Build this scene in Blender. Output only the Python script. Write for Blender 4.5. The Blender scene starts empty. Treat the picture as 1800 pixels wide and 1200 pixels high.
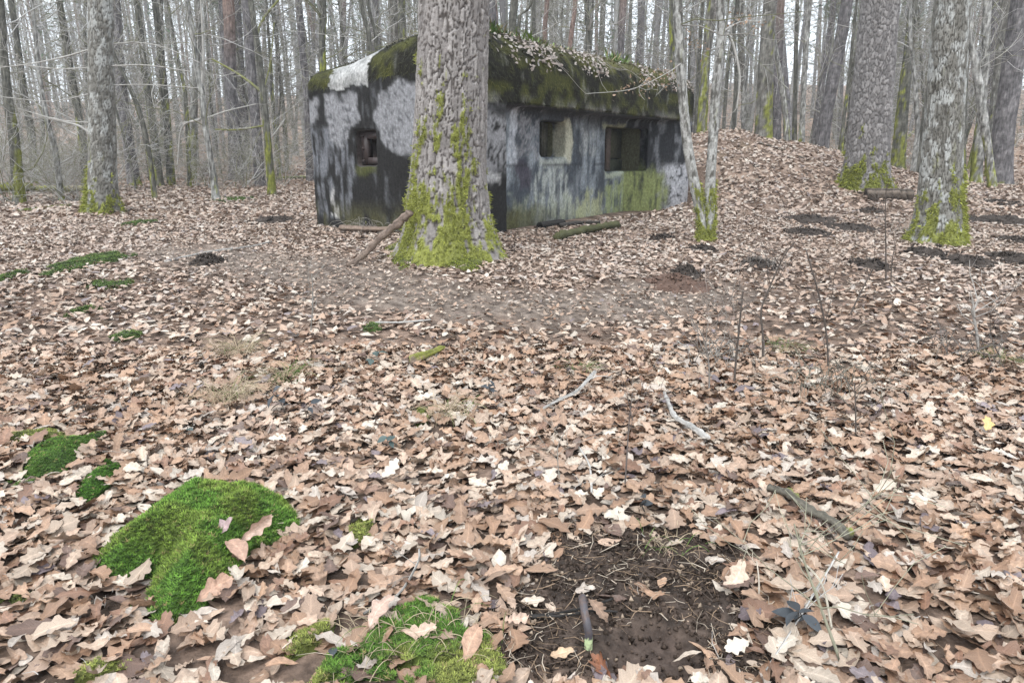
import bpy, bmesh, math
import numpy as np
from mathutils import Vector

sc = bpy.context.scene
R = math.radians
# ------------------------------------------------------------------ camera
CAM_Z, FPX, PITCH = 1.35, 1200.0, math.atan(320.0 / 1200.0)
cam_d = bpy.data.cameras.new('camera')
cam_d.sensor_width = 36.0
cam_d.lens = 24.0
cam_d.clip_start = 0.05
cam_d.clip_end = 1000
cam = bpy.data.objects.new('camera', cam_d)
sc.collection.objects.link(cam)
cam.location = (0, 0, CAM_Z)
cam.rotation_euler = (math.pi / 2 - PITCH, 0, 0)
sc.camera = cam
# ------------------------------------------------------------------ sky and sun (overcast)
SUN_EL, SUN_AZ = R(58), R(205)          # azimuth clockwise from +Y: behind the camera, a little to the left
w = bpy.data.worlds.new('World')
sc.world = w
w.use_nodes = True
nt = w.node_tree
bgn = nt.nodes['Background']
sky = nt.nodes.new('ShaderNodeTexSky')
sky.sky_type = 'NISHITA'
sky.sun_disc = False
sky.sun_elevation = SUN_EL
sky.sun_rotation = SUN_AZ
sky.dust_density = 1.5
sky.air_density = 1.0
hs = nt.nodes.new('ShaderNodeHueSaturation')
hs.inputs['Saturation'].default_value = 0.30
nt.links.new(sky.outputs[0], hs.inputs['Color'])
cloud = nt.nodes.new('ShaderNodeMix')                # an even layer of high cloud over the clear sky
cloud.data_type = 'RGBA'
cloud.inputs['Factor'].default_value = 0.75
cloud.inputs[7].default_value = (6.05, 6.6, 7.2, 1)
nt.links.new(hs.outputs[0], cloud.inputs[6])
nt.links.new(cloud.outputs[2], bgn.inputs['Color'])
bgn.inputs['Strength'].default_value = 0.15
sun_d = bpy.data.lights.new('sun', 'SUN')
sun_d.energy = 1.1
sun_d.angle = R(35)
sun_d.color = (1.0, 0.985, 0.96)
sun = bpy.data.objects.new('sun', sun_d)
sc.collection.objects.link(sun)
sdir = Vector((math.sin(SUN_AZ) * math.cos(SUN_EL), math.cos(SUN_AZ) * math.cos(SUN_EL), math.sin(SUN_EL)))
sun.rotation_euler = sdir.to_track_quat('Z', 'Y').to_euler()
sun.location = (0, 0, 40)
sc.view_settings.view_transform = 'Standard'
sc.view_settings.look = 'None'
sc.view_settings.gamma = 1.0
sc.view_settings.use_curve_mapping = False
sc.view_settings.exposure = 1.12
sc.cycles.use_denoising = True
sc.cycles.max_bounces = 6
sc.cycles.diffuse_bounces = 3
sc.cycles.glossy_bounces = 2
sc.cycles.transmission_bounces = 2
sc.cycles.volume_bounces = 0
sc.cycles.caustics_reflective = False
sc.cycles.caustics_refractive = False

# ------------------------------------------------------------------ numeric helpers
rng = np.random.RandomState(11)
PERM = np.random.RandomState(3).permutation(256)
VALS = np.random.RandomState(5).rand(256)

def sstep(a, b, x):
    t = np.clip((np.asarray(x, float) - a) / (b - a), 0, 1)
    return t * t * (3 - 2 * t)

def vnoise(p):
    p = np.asarray(p, float)
    i = np.floor(p).astype(np.int64)
    f = p - i
    u = f * f * (3 - 2 * f)
    x, y, z = i[:, 0], i[:, 1], i[:, 2]
    def h(dx, dy, dz):
        return VALS[PERM[(PERM[(PERM[(x + dx) & 255] + y + dy) & 255] + z + dz) & 255]]
    a = h(0, 0, 0) * (1 - u[:, 0]) + h(1, 0, 0) * u[:, 0]
    b = h(0, 1, 0) * (1 - u[:, 0]) + h(1, 1, 0) * u[:, 0]
    c = h(0, 0, 1) * (1 - u[:, 0]) + h(1, 0, 1) * u[:, 0]
    d = h(0, 1, 1) * (1 - u[:, 0]) + h(1, 1, 1) * u[:, 0]
    return (a * (1 - u[:, 1]) + b * u[:, 1]) * (1 - u[:, 2]) + (c * (1 - u[:, 1]) + d * u[:, 1]) * u[:, 2]

def fbm(x, y, z=0.0, oct=3, f=1.0):
    x = np.asarray(x, float); y = np.asarray(y, float)
    sh = np.broadcast(x, y, np.asarray(z, float)).shape
    p = np.stack([np.broadcast_to(a, sh).ravel() for a in (x, y, np.asarray(z, float))], 1) * f
    s = np.zeros(len(p)); a = 0.5; t = 0
    for k in range(oct):
        s += a * vnoise(p + 17.3 * k); t += a; a *= 0.5; p = p * 2.03
    return (s / t).reshape(sh)

def worley(a, b, na, seed=0, jit=0.85):
    """a in cell units, wraps at na; returns F1, F2 and a random value per cell"""
    ia, ib = np.floor(a).astype(int), np.floor(b).astype(int)
    f1 = np.full(a.shape, 9.0); f2 = np.full(a.shape, 9.0); rid = np.zeros(a.shape)
    for da in (-1, 0, 1):
        for db in (-1, 0, 1):
            ca, cb = ia + da, ib + db
            cw = np.mod(ca, na)
            hsh = PERM[(PERM[(PERM[cw & 255] + cb) & 255] + seed) & 255]
            h2 = PERM[(hsh + 101) & 255]
            pa = ca + 0.5 + (VALS[hsh] - 0.5) * jit
            pb = cb + 0.5 + (VALS[h2] - 0.5) * jit
            d = np.hypot(a - pa, b - pb)
            new = d < f1
            f2 = np.where(new, f1, np.minimum(f2, d))
            rid = np.where(new, VALS[PERM[(h2 + 57) & 255]], rid)
            f1 = np.where(new, d, f1)
    return f1, f2, rid

def lerp(a, b, t):
    t = np.asarray(t)[..., None]
    return a * (1 - t) + np.asarray(b, float) * t

def inpoly(x, y, P):
    P = np.asarray(P, float)
    r = np.zeros(np.shape(x), bool)
    j = len(P) - 1
    for i in range(len(P)):
        xi, yi = P[i]; xj, yj = P[j]
        c = ((yi > y) != (yj > y)) & (x < (xj - xi) * (y - yi) / (yj - yi + 1e-12) + xi)
        r ^= c
        j = i
    return r

def polydist(x, y, P):
    P = np.asarray(P, float)
    d = np.full(np.shape(x), 1e9)
    for i in range(len(P)):
        a, b = P[i - 1], P[i]
        ab = b - a
        t = np.clip(((x - a[0]) * ab[0] + (y - a[1]) * ab[1]) / (ab @ ab + 1e-12), 0, 1)
        d = np.minimum(d, np.hypot(x - a[0] - t * ab[0], y - a[1] - t * ab[1]))
    return d

# ------------------------------------------------------------------ photograph pixels -> directions and places
CP, SP = math.cos(PITCH), math.sin(PITCH)
def ray(px, py):
    a, b = (px - 900) / FPX, (600 - py) / FPX
    return np.array([a, CP + b * SP, -SP + b * CP])
CAM = np.array([0, 0, CAM_Z])
def at_Y(px, py, Y):
    d = ray(px, py)
    return CAM + d * (Y / d[1])

# bunker frame: corner, direction of the long face (u) and of the short face (v)
C0 = np.array([-0.88, 10.55]); UA = R(51.6)
BU = np.array([math.cos(UA), math.sin(UA)]); BV = np.array([-math.sin(UA), math.cos(UA)])
B_LEN, B_DEP, B_TOP = 8.55, 3.6, 3.3
BASE_Z = 0.16
def to_bunker(x, y):
    dx, dy = x - C0[0], y - C0[1]
    return dx * BU[0] + dy * BU[1], dx * BV[0] + dy * BV[1]
def from_bunker(s, d):
    return C0[0] + s * BU[0] + d * BV[0], C0[1] + s * BU[1] + d * BV[1]

def G(x, y, fine=True):
    """height of the forest floor"""
    x = np.asarray(x, float); y = np.asarray(y, float)
    z = 0.016 * np.clip(y - 2, 0, 10) + 0.026 * np.clip(y - 12, 0, 60) + 0.15 * np.clip(y - 72, 0, 200)
    z = z + 0.085 * np.clip(x - 9, 0, 30) * sstep(16, 34, y)
    z = z + (1.66 + 0.5 * (fbm(x, y, 7.7, 3, 0.8) - 0.5)) * np.exp(-0.5 * (((x - 5.9) / np.where(x > 5.9, 3.9, 2.6)) ** 2 + ((y - 20.8) / np.where(y < 20.8, 3.1, 6.0)) ** 2))
    s, d = to_bunker(x, y)
    # ground kept low along the two visible faces
    near = sstep(1.1, 0.2, -d) * sstep(-1.2, 0.2, s) * sstep(B_LEN + 0.35, B_LEN - 0.1, s) * (d < 0.6)
    near2 = sstep(1.0, 0.2, -s) * sstep(-1, 0.2, d) * sstep(B_DEP + 1, B_DEP, d) * (s < 0.6)
    inside = ((s > 0) & (s < B_LEN) & (d > 0) & (d < B_DEP))
    k = np.maximum(np.maximum(near, near2), inside * 1.0)
    z = z * (1 - k) + (BASE_Z + 0.02) * k
    z = z + 0.10 * (fbm(x, y, 0.3, 2, 0.33) - 0.5) * sstep(1, 6, y)
    if fine:
        z = z + 0.035 * (fbm(x, y, 1.7, 3, 2.6) - 0.5)
    return z

def ground_at(px, py):
    d = ray(px, py)
    t = np.concatenate([np.linspace(1, 12, 500), np.linspace(12, 90, 2500)[1:]])
    P = CAM + t[:, None] * d
    g = P[:, 2] - G(P[:, 0], P[:, 1], False)
    i = np.argmax(g < 0)
    if g[i] >= 0:
        i = len(t) - 1
    f = g[i - 1] / (g[i - 1] - g[i] + 1e-9)
    p = P[i - 1] + (P[i] - P[i - 1]) * f
    p[2] = float(G(p[0], p[1]))
    return p

def on_ground(px, Y):
    """foot of something seen in pixel column px at distance Y"""
    z = 0.3
    for _ in range(6):
        X = (px - 900) / FPX * (Y * CP + (CAM_Z - z) * SP)
        z = float(G(X, Y))
    return np.array([X, Y, z])

def px_per_m(p):
    return FPX / (p[1] * CP + (CAM_Z - p[2]) * SP)

def project(P):
    P = np.asarray(P, float)
    d = P[:, 1] * CP + (CAM_Z - P[:, 2]) * SP
    u = -(CAM_Z - P[:, 2]) * CP + P[:, 1] * SP
    return 900 + FPX * P[:, 0] / d, 600 - FPX * u / d

# ------------------------------------------------------------------ materials
def vmat(name, rough=0.85, nscale=30.0, namt=0.35, bump=0.4, bscale=60.0, spec=0.2, dist=0.01, sheen=0.0):
    """colour from the mesh's own colour attribute, varied by noise, with fine relief"""
    m = bpy.data.materials.new(name)
    m.use_nodes = True
    n, l = m.node_tree.nodes, m.node_tree.links
    p = n['Principled BSDF']
    p.inputs['Roughness'].default_value = rough
    p.inputs['Specular IOR Level'].default_value = spec
    if sheen:
        p.inputs['Sheen Weight'].default_value = sheen
    at = n.new('ShaderNodeAttribute'); at.attribute_name = 'col'
    tc = n.new('ShaderNodeTexCoord')
    no = n.new('ShaderNodeTexNoise'); no.inputs['Scale'].default_value = nscale
    no.inputs['Detail'].default_value = 4; no.inputs['Roughness'].default_value = 0.65
    l.new(tc.outputs['Object'], no.inputs['Vector'])
    mr = n.new('ShaderNodeMapRange')
    mr.inputs['From Min'].default_value = 0.25; mr.inputs['From Max'].default_value = 0.75
    mr.inputs['To Min'].default_value = 1 - namt; mr.inputs['To Max'].default_value = 1 + namt
    l.new(no.outputs['Fac'], mr.inputs['Value'])
    mx = n.new('ShaderNodeVectorMath'); mx.operation = 'SCALE'
    l.new(at.outputs['Color'], mx.inputs[0]); l.new(mr.outputs[0], mx.inputs['Scale'])
    l.new(mx.outputs[0], p.inputs['Base Color'])
    if bump:
        n2 = n.new('ShaderNodeTexNoise'); n2.inputs['Scale'].default_value = bscale
        n2.inputs['Detail'].default_value = 5
        l.new(tc.outputs['Object'], n2.inputs['Vector'])
        bm = n.new('ShaderNodeBump'); bm.inputs['Strength'].default_value = bump
        bm.inputs['Distance'].default_value = dist
        l.new(n2.outputs['Fac'], bm.inputs['Height'])
        l.new(bm.outputs[0], p.inputs['Normal'])
    return m

M = {}
M['bark'] = vmat('bark', 0.9, 45, 0.30, 0.6, 90)
M['bark_far'] = vmat('bark_far', 0.9, 9, 0.45, 0.7, 16, dist=0.03)
M['twig'] = vmat('twig', 0.85, 20, 0.25, 0.0)
M['leaf'] = vmat('dead_leaf', 0.46, 70, 0.34, 0.5, 45, spec=0.45, dist=0.006)
def leaf_veins(m):
    """midrib and side veins from the leaf's own coordinates"""
    n, l = m.node_tree.nodes, m.node_tree.links
    p = n['Principled BSDF']
    at = n.new('ShaderNodeAttribute'); at.attribute_name = 'lv'
    sx = n.new('ShaderNodeSeparateXYZ'); l.new(at.outputs['Vector'], sx.inputs[0])
    def mth(op, a, b=None, c=None):
        q = n.new('ShaderNodeMath'); q.operation = op
        for i, v in enumerate((a, b, c)):
            if v is None: continue
            if isinstance(v, (int, float)): q.inputs[i].default_value = v
            else: l.new(v, q.inputs[i])
        return q.outputs[0]
    ab = mth('ABSOLUTE', sx.outputs[1])
    side = mth('SINE', mth('MULTIPLY', mth('SUBTRACT', sx.outputs[0], mth('MULTIPLY', ab, 0.16)), 46.0))
    side = mth('POWER', mth('MAXIMUM', side, 0.0), 5.0)
    rib = mth('LESS_THAN', ab, 0.09)
    v = mth('MAXIMUM', mth('MULTIPLY', side, 0.55), rib)
    gain = mth('MULTIPLY_ADD', v, 0.20, 0.93)
    old = p.inputs['Base Color'].links[0].from_socket
    sc_ = n.new('ShaderNodeVectorMath'); sc_.operation = 'SCALE'
    l.new(old, sc_.inputs[0]); l.new(gain, sc_.inputs['Scale'])
    l.new(sc_.outputs[0], p.inputs['Base Color'])
    bp = n.new('ShaderNodeBump'); bp.inputs['Strength'].default_value = 0.5; bp.inputs['Distance'].default_value = 0.003
    l.new(v, bp.inputs['Height'])
    l.new(p.inputs['Normal'].links[0].from_socket, bp.inputs['Normal'])
    l.new(bp.outputs[0], p.inputs['Normal'])
leaf_veins(M['leaf'])
M['soil'] = vmat('soil', 0.95, 40, 0.35, 0.8, 120, spec=0.1)
M['ground'] = vmat('forest_floor', 0.9, 26, 0.55, 0.8, 40, dist=0.02, spec=0.15)
M['concrete'] = vmat('weathered_concrete', 0.88, 22, 0.28, 0.55, 45, dist=0.012)
def scratch(m, sx, sz, lo, hi, amt):
    n, l = m.node_tree.nodes, m.node_tree.links
    p = n['Principled BSDF']
    tc = n.new('ShaderNodeTexCoord'); mp = n.new('ShaderNodeMapping')
    mp.inputs['Scale'].default_value = (sx, sx, sz)
    l.new(tc.outputs['Object'], mp.inputs['Vector'])
    no = n.new('ShaderNodeTexNoise'); no.inputs['Scale'].default_value = 1.0; no.inputs['Detail'].default_value = 6; no.inputs['Roughness'].default_value = 0.7
    l.new(mp.outputs[0], no.inputs['Vector'])
    mr = n.new('ShaderNodeMapRange'); mr.inputs['From Min'].default_value = lo; mr.inputs['From Max'].default_value = hi
    mr.inputs['To Min'].default_value = 1 - amt; mr.inputs['To Max'].default_value = 1 + amt * 0.8
    l.new(no.outputs['Fac'], mr.inputs['Value'])
    old = p.inputs['Base Color'].links[0].from_socket
    v = n.new('ShaderNodeVectorMath'); v.operation = 'SCALE'
    l.new(old, v.inputs[0]); l.new(mr.outputs[0], v.inputs['Scale']); l.new(v.outputs[0], p.inputs['Base Color'])
scratch(M['concrete'], 24, 15, 0.36, 0.66, 0.34)
scratch(M['bark_far'], 22, 3.5, 0.35, 0.65, 0.5)
M['moss'] = vmat('moss', 0.9, 60, 0.35, 0.0, spec=0.15, sheen=0.1)
M['plant'] = vmat('plant_leaf', 0.45, 40, 0.2, 0.0, spec=0.4)
M['iron'] = vmat('rusted_iron', 0.5, 120, 0.25, 0.5, 260, spec=0.5, dist=0.002)

# ------------------------------------------------------------------ mesh helpers
COL = sc.collection
def mesh_np(name, V, F, C=None, smooth=True, LV=None):
    V = np.ascontiguousarray(V, np.float32); F = np.ascontiguousarray(F, np.int32)
    me = bpy.data.meshes.new(name)
    k = F.shape[1]
    me.vertices.add(len(V)); me.vertices.foreach_set('co', V.ravel())
    me.loops.add(F.size); me.loops.foreach_set('vertex_index', F.ravel())
    me.polygons.add(len(F))
    me.polygons.foreach_set('loop_start', np.arange(0, F.size, k, dtype=np.int32))
    me.polygons.foreach_set('loop_total', np.full(len(F), k, np.int32))
    if smooth:
        me.polygons.foreach_set('use_smooth', np.ones(len(F), bool))
    if C is not None:
        C = np.broadcast_to(np.asarray(C, np.float32), (len(V), 3))
        a = me.attributes.new('col', 'FLOAT_COLOR', 'POINT')
        a.data.foreach_set('color', np.concatenate([C, np.ones((len(V), 1), np.float32)], 1).astype(np.float32).ravel())
    if LV is not None:
        a = me.attributes.new('lv', 'FLOAT_VECTOR', 'POINT'); a.data.foreach_set('vector', np.ascontiguousarray(LV, np.float32).ravel())
    me.update(calc_edges=True)
    return me

def link(name, me, mat, parent=None, loc=None):
    o = bpy.data.objects.new(name, me)
    COL.objects.link(o)
    if me is not None and mat is not None and not me.materials:
        me.materials.append(M[mat])
    if parent is not None:
        o.parent = parent
    if loc is not None:
        o.location = [float(a) for a in loc]
    return o

def tag(o, label, cat, group=None):
    o['label'] = label; o['category'] = cat
    if group:
        o['group'] = group
    return o

def thing(name, label, cat, loc, group=None):
    return tag(link(name, None, None, None, loc), label, cat, group)

class Acc:
    """collects triangles"""
    def __init__(s): s.V, s.F, s.C, s.n = [], [], [], 0
    def add(s, V, F, C):
        V = np.asarray(V, float); F = np.asarray(F, int)
        if F.shape[1] == 4:
            F = np.concatenate([F[:, [0, 1, 2]], F[:, [0, 2, 3]]])
        s.V.append(V); s.F.append(F + s.n); s.C.append(np.broadcast_to(np.asarray(C, float), (len(V), 3)))
        s.n += len(V)
    def mesh(s, name, smooth=True, off=(0, 0, 0)):
        return mesh_np(name, np.concatenate(s.V) - np.asarray(off), np.concatenate(s.F), np.concatenate(s.C), smooth)
    def empty(s): return s.n == 0

def tube(P, r, sides=6, cap=False):
    P = np.asarray(P, float); n = len(P)
    r = np.broadcast_to(np.asarray(r, float), (n,))
    T = np.gradient(P, axis=0)
    T /= np.linalg.norm(T, axis=1)[:, None] + 1e-9
    ref = np.eye(3)[np.argmin(np.abs(T.mean(0)))]
    A = np.cross(T, ref); A /= np.linalg.norm(A, axis=1)[:, None] + 1e-9
    B = np.cross(T, A)
    th = np.arange(sides) * 2 * math.pi / sides
    V = P[:, None] + r[:, None, None] * (np.cos(th)[None, :, None] * A[:, None] + np.sin(th)[None, :, None] * B[:, None])
    V = V.reshape(-1, 3)
    i = np.arange(n - 1)[:, None] * sides; j = np.arange(sides)[None]; k = (j + 1) % sides
    F = np.stack([i + j, i + k, i + sides + k, i + sides + j], -1).reshape(-1, 4)
    F = np.concatenate([F[:, [0, 1, 2]], F[:, [0, 2, 3]]])
    if cap:
        V = np.concatenate([V, P[:1], P[-1:]])
        a, b = n * sides, n * sides + 1
        jj = np.arange(sides); kk = (jj + 1) % sides
        F = np.concatenate([F, np.stack([np.full(sides, a), kk, jj], 1),
                            np.stack([np.full(sides, b), (n - 1) * sides + jj, (n - 1) * sides + kk], 1)])
    return V, F

def smooth_path(P, n):
    """Catmull-Rom through control points"""
    P = np.asarray(P, float)
    if len(P) == 2:
        return P[0] + (P[1] - P[0]) * np.linspace(0, 1, n)[:, None]
    Q = np.concatenate([[2 * P[0] - P[1]], P, [2 * P[-1] - P[-2]]])
    t = np.linspace(0, len(P) - 1 - 1e-6, n)
    i = t.astype(int); f = (t - i)[:, None]
    a, b, c, d = Q[i], Q[i + 1], Q[i + 2], Q[i + 3]
    return 0.5 * (2 * b + (c - a) * f + (2 * a - 5 * b + 4 * c - d) * f ** 2 + (3 * b - a - 3 * c + d) * f ** 3)

def basis(N, yaw):
    """frames (n,3,3) whose third axis is N and whose first axis is turned by yaw"""
    N = N / (np.linalg.norm(N, axis=1)[:, None] + 1e-9)
    a = np.stack([np.cos(yaw), np.sin(yaw), np.zeros(len(yaw))], 1)
    a -= N * (a * N).sum(1)[:, None]
    a /= np.linalg.norm(a, axis=1)[:, None] + 1e-9
    b = np.cross(N, a)
    return np.stack([a, b, N], 2)

def ground_normal(x, y):
    e = 0.04
    gx = (G(x + e, y) - G(x - e, y)) / (2 * e); gy = (G(x, y + e) - G(x, y - e)) / (2 * e)
    N = np.stack([-gx, -gy, np.ones_like(gx)], 1)
    return N / np.linalg.norm(N, axis=1)[:, None]

# ------------------------------------------------------------------ where the floor is not covered by leaves
def pxpoly(pts):
    return np.array([ground_at(*p)[:2] for p in pts])
def pxblob(cx, cy, wx, hy, n=22, seed=0):
    r = np.random.RandomState(seed + int(cx) * 7 + int(cy))
    c = ground_at(cx, cy); sx = wx / 2 / px_per_m(c)
    a, b = ground_at(cx, cy - hy / 2), ground_at(cx, cy + hy / 2)
    sy = max(abs(a[1] - b[1]) / 2, 0.02)
    th = np.arange(n) * 2 * math.pi / n
    k = 0.75 + 0.5 * r.rand(n)
    return np.stack([c[0] + sx * k * np.cos(th), c[1] + sy * k * np.sin(th)], 1)

SOIL_POLY = pxpoly([(820, 1199), (850, 1090), (925, 1010), (950, 940), (1040, 900), (1150, 905), (1260, 920), (1320, 975), (1330, 1040), (1370, 1110), (1380, 1199)])
SOIL_CORE = pxpoly([(1055, 1199), (1050, 1130), (1100, 1090), (1170, 1085), (1230, 1130), (1250, 1199)])
MOSS = {   # name: (polygon in pixels or blob, height, colour)
    'cushion': [(165, 990), (200, 958), (245, 922), (292, 885), (350, 863), (440, 866), (500, 880), (526, 920), (518, 946), (450, 966), (425, 1000), (398, 1040), (348, 1080), (300, 1106), (268, 1095), (258, 1050), (272, 1012), (230, 1018), (182, 1022)],
    'broad': [(500, 1150), (520, 1120), (590, 1085), (640, 1060), (680, 1075), (740, 1055), (800, 1060), (830, 1085), (860, 1120), (880, 1160), (900, 1199), (820, 1230), (620, 1230), (500, 1230)],
    'bank': [(30, 845), (48, 800), (90, 778), (150, 775), (160, 764), (188, 762), (186, 785), (150, 795), (140, 815), (110, 840), (80, 838), (40, 858), (0, 866), (0, 842)],
    'hook': [(130, 880), (150, 840), (175, 812), (205, 812), (228, 824), (205, 842), (190, 860), (160, 886)],
}
# ------------------------------------------------------------------ the forest floor
def build_ground():
    a_in = np.linspace(-58, 58, 260)
    a_out = np.concatenate([np.linspace(60, 180, 20), np.linspace(-180, -60, 20)[1:]])
    ang = np.radians(np.sort(np.concatenate([a_in, a_out])))
    ang = ang[:-1] if abs(ang[-1] - math.pi) < 1e-6 else ang
    r = 0.9 * 1.0142 ** np.arange(0, 372)
    r = np.concatenate([[0.3], r[r < 165], [168]])
    A, Rr = np.meshgrid(ang, r)
    X, Y = Rr * np.sin(A), -0.4 + Rr * np.cos(A)
    x, y = X.ravel(), Y.ravel()
    z = G(x, y)
    soil = inpoly(x, y, SOIL_POLY)
    ds = polydist(x, y, SOIL_POLY)
    sm = np.where(soil, sstep(0.0, 0.07, ds), 0)
    core = np.where(inpoly(x, y, SOIL_CORE), sstep(0, 0.06, polydist(x, y, SOIL_CORE)), 0)
    nearm = y < 9
    z = z - 0.035 * core + sm * 0.035 * (fbm(x, y, 4.0, 3, 18.0) - 0.5) * (1 - 0.6 * core)
    # colour: pale and dark leaf remains, greyer where the path is worn
    n1 = fbm(x, y, 9.1, 4, 9.0); n2 = fbm(x, y, 2.2, 3, 1.1); n3 = fbm(x, y, 5.5, 2, 30.0)
    C = lerp(np.broadcast_to((0.085, 0.060, 0.046), (len(x), 3)), (0.22, 0.155, 0.118), sstep(0.35, 0.7, n1))
    C = lerp(C, (0.40, 0.30, 0.235), sstep(0.52, 0.75, n3) * 0.7 * (y > 8))
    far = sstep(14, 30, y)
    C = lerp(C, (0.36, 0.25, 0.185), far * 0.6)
    C = lerp(C, (0.17, 0.20, 0.06), sstep(0.60, 0.78, n2) * 0.35 * far)
    pth = path_mask(x, y)
    C = lerp(C, lerp(np.broadcast_to((0.10, 0.08, 0.066), (len(x), 3)), (0.25, 0.205, 0.17), sstep(0.4, 0.62, n3)), pth * 0.8)
    C = lerp(C, lerp(np.broadcast_to((0.038, 0.029, 0.024), (len(x), 3)), (0.085, 0.062, 0.049), sstep(0.35, 0.65, n3)), sm)
    C = lerp(C, (0.078, 0.057, 0.047), core * 0.8)
    nr, na = len(r), len(ang)
    i = np.arange(nr - 1)[:, None] * na; j = np.arange(na)[None]; k = (j + 1) % na
    F = np.stack([i + k, i + j, i + na + j, i + na + k], -1).reshape(-1, 4)
    o = link('ground', mesh_np('ground', np.stack([x, y, z], 1), F, C), 'ground')
    o['kind'] = 'structure'

PATH_C = [ground_at(*p)[:2] for p in ((330, 440), (560, 480), (760, 520), (1000, 545), (1180, 520))]
def path_mask(x, y):
    d = np.full(np.shape(x), 9.0)
    for a, b in zip(PATH_C[:-1], PATH_C[1:]):
        ab = b - a
        t = np.clip(((x - a[0]) * ab[0] + (y - a[1]) * ab[1]) / (ab @ ab), 0, 1)
        d = np.minimum(d, np.hypot(x - a[0] - t * ab[0], y - a[1] - t * ab[1]))
    return sstep(1.1, 0.25, d + 0.9 * (fbm(x, y, 3.3, 3, 1.3) - 0.5))
build_ground()

# ------------------------------------------------------------------ bunker
def bunker():
    root = thing('bunker', 'low concrete bunker, mossy and streaked black, litter and grass on its roof', 'bunker', (C0[0], C0[1], 0))
    root.rotation_euler = (0, 0, UA)

    def plane_hit(px, py, org_s, org_d, nrm):
        """local (s, d, z) where a pixel's ray meets a vertical plane given in bunker coordinates"""
        d = ray(px, py)
        dl = np.array([d[0] * BU[0] + d[1] * BU[1], d[0] * BV[0] + d[1] * BV[1], d[2]])
        o = np.array([*to_bunker(0, 0), CAM_Z])
        t = ((org_s - o[0]) * nrm[0] + (org_d - o[1]) * nrm[1]) / (dl[0] * nrm[0] + dl[1] * nrm[1])
        return o + dl * t
    LEFT = lambda px, py: plane_hit(px, py, 0, 0, (1, 0))                    # short face, s = 0
    FRONT = lambda px, py: plane_hit(px, py, 0, 0, (0, 1))                    # long face, d = 0
    s1, s2, s3 = FRONT(893, 300)[0], 0, B_LEN - 0.38
    d1, d2 = 0.30, 0.78
    s2 = 6.55
    rn = np.array([-(d2 - d1), s2 - s1]); rn /= np.linalg.norm(rn)
    RECESS = lambda px, py: plane_hit(px, py, s1, d1, rn)
    zo = FRONT(893, 181)[2]                                                   # underside of the overhang
    # --- main block with rounded upper edges
    bm = bmesh.new()
    bmesh.ops.create_cube(bm, size=1)
    for v in bm.verts:
        v.co = ((v.co.x + .5) * B_LEN, (v.co.y + .5) * B_DEP, -0.7 + (v.co.z + .5) * (B_TOP + 0.7))
    bmesh.ops.bevel(bm, geom=[e for e in bm.edges if abs(e.verts[0].co.z - e.verts[1].co.z) > 1], offset=0.22, segments=3, affect='EDGES', profile=0.5)
    te = [e for e in bm.edges if all(abs(v.co.z - B_TOP) < 1e-4 for v in e.verts) and len(e.link_faces) == 2]
    bmesh.ops.bevel(bm, geom=te, offset=0.66, segments=6, affect='EDGES', profile=0.56)
    def low(s_, d_, z_):
        """the roof drops towards the back of the short side"""
        k = 1 - 0.46 * sstep(0.6, 3.3, d_) * sstep(6.5, 2.0, s_)
        return np.where(z_ > 2.42, 2.42 + (z_ - 2.42) * k, z_)
    def mk(bm, nm):
        bmesh.ops.recalc_face_normals(bm, faces=bm.faces)
        me = bpy.data.meshes.new(nm); bm.to_mesh(me); bm.free()
        o = bpy.data.objects.new(nm, me); COL.objects.link(o)
        return o
    body = mk(bm, 'tmp_body')
    def prism(pts, z0, z1):
        bm = bmesh.new()
        lo = [bm.verts.new((p[0], p[1], z0)) for p in pts]; hi = [bm.verts.new((p[0], p[1], z1)) for p in pts]
        bm.faces.new(lo[::-1]); bm.faces.new(hi)
        for i in range(len(pts)):
            j = (i + 1) % len(pts)
            bm.faces.new((lo[i], lo[j], hi[j], hi[i]))
        return mk(bm, 'tmp_cut')
    cuts = [prism([(s1, -1), (s3, -1), (s3, 0.02), (s2, d2), (s1, d1)], -2, zo)]
    cuts.append(prism([(0.75, 1.45), (B_LEN - 0.7, 1.45), (B_LEN - 0.7, B_DEP - 0.6), (0.75, B_DEP - 0.6)], 0.1, 2.4))
    def window(x0, y0, x1, y1, deep=1.3):
        a = RECESS(x0, y0); b = RECESS(x1, y1)
        n = rn
        i0 = np.array([a[0], a[1]]) - n * 0.3; i1 = np.array([b[0], b[1]]) - n * 0.3
        j0 = np.array([a[0], a[1]]) + n * deep; j1 = np.array([b[0], b[1]]) + n * deep
        cuts.append(prism([i0, i1, j1, j0], b[2], a[2]))
        return a, b
    w1 = window(951, 211, 996, 276)
    w2 = window(1066, 222, 1122, 300)
    la, lb = LEFT(622, 230), LEFT(664, 292)
    cuts.append(prism([(-0.3, la[1]), (-0.3, lb[1]), (0.22, lb[1]), (0.22, la[1])], lb[2], la[2]))
    ia, ib = LEFT(634, 243), LEFT(661, 278)
    cuts.append(prism([(0.1, ia[1]), (0.1, ib[1]), (1.2, ib[1]), (1.2, ia[1])], ib[2], ia[2]))
    for c in cuts:
        md = body.modifiers.new('b', 'BOOLEAN'); md.operation = 'DIFFERENCE'; md.object = c; md.solver = 'EXACT'
    md = body.modifiers.new('r', 'REMESH'); md.mode = 'VOXEL'; md.voxel_size = 0.047
    dg = bpy.context.evaluated_depsgraph_get()
    ev = body.evaluated_get(dg)
    me = bpy.data.meshes.new_from_object(ev)
    for o in cuts + [body]:
        bpy.data.objects.remove(o)
    n = len(me.vertices)
    V = np.empty(n * 3); me.vertices.foreach_get('co', V); V = V.reshape(-1, 3)
    N = np.empty(n * 3); me.vertices.foreach_get('normal', N); N = N.reshape(-1, 3)
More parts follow.
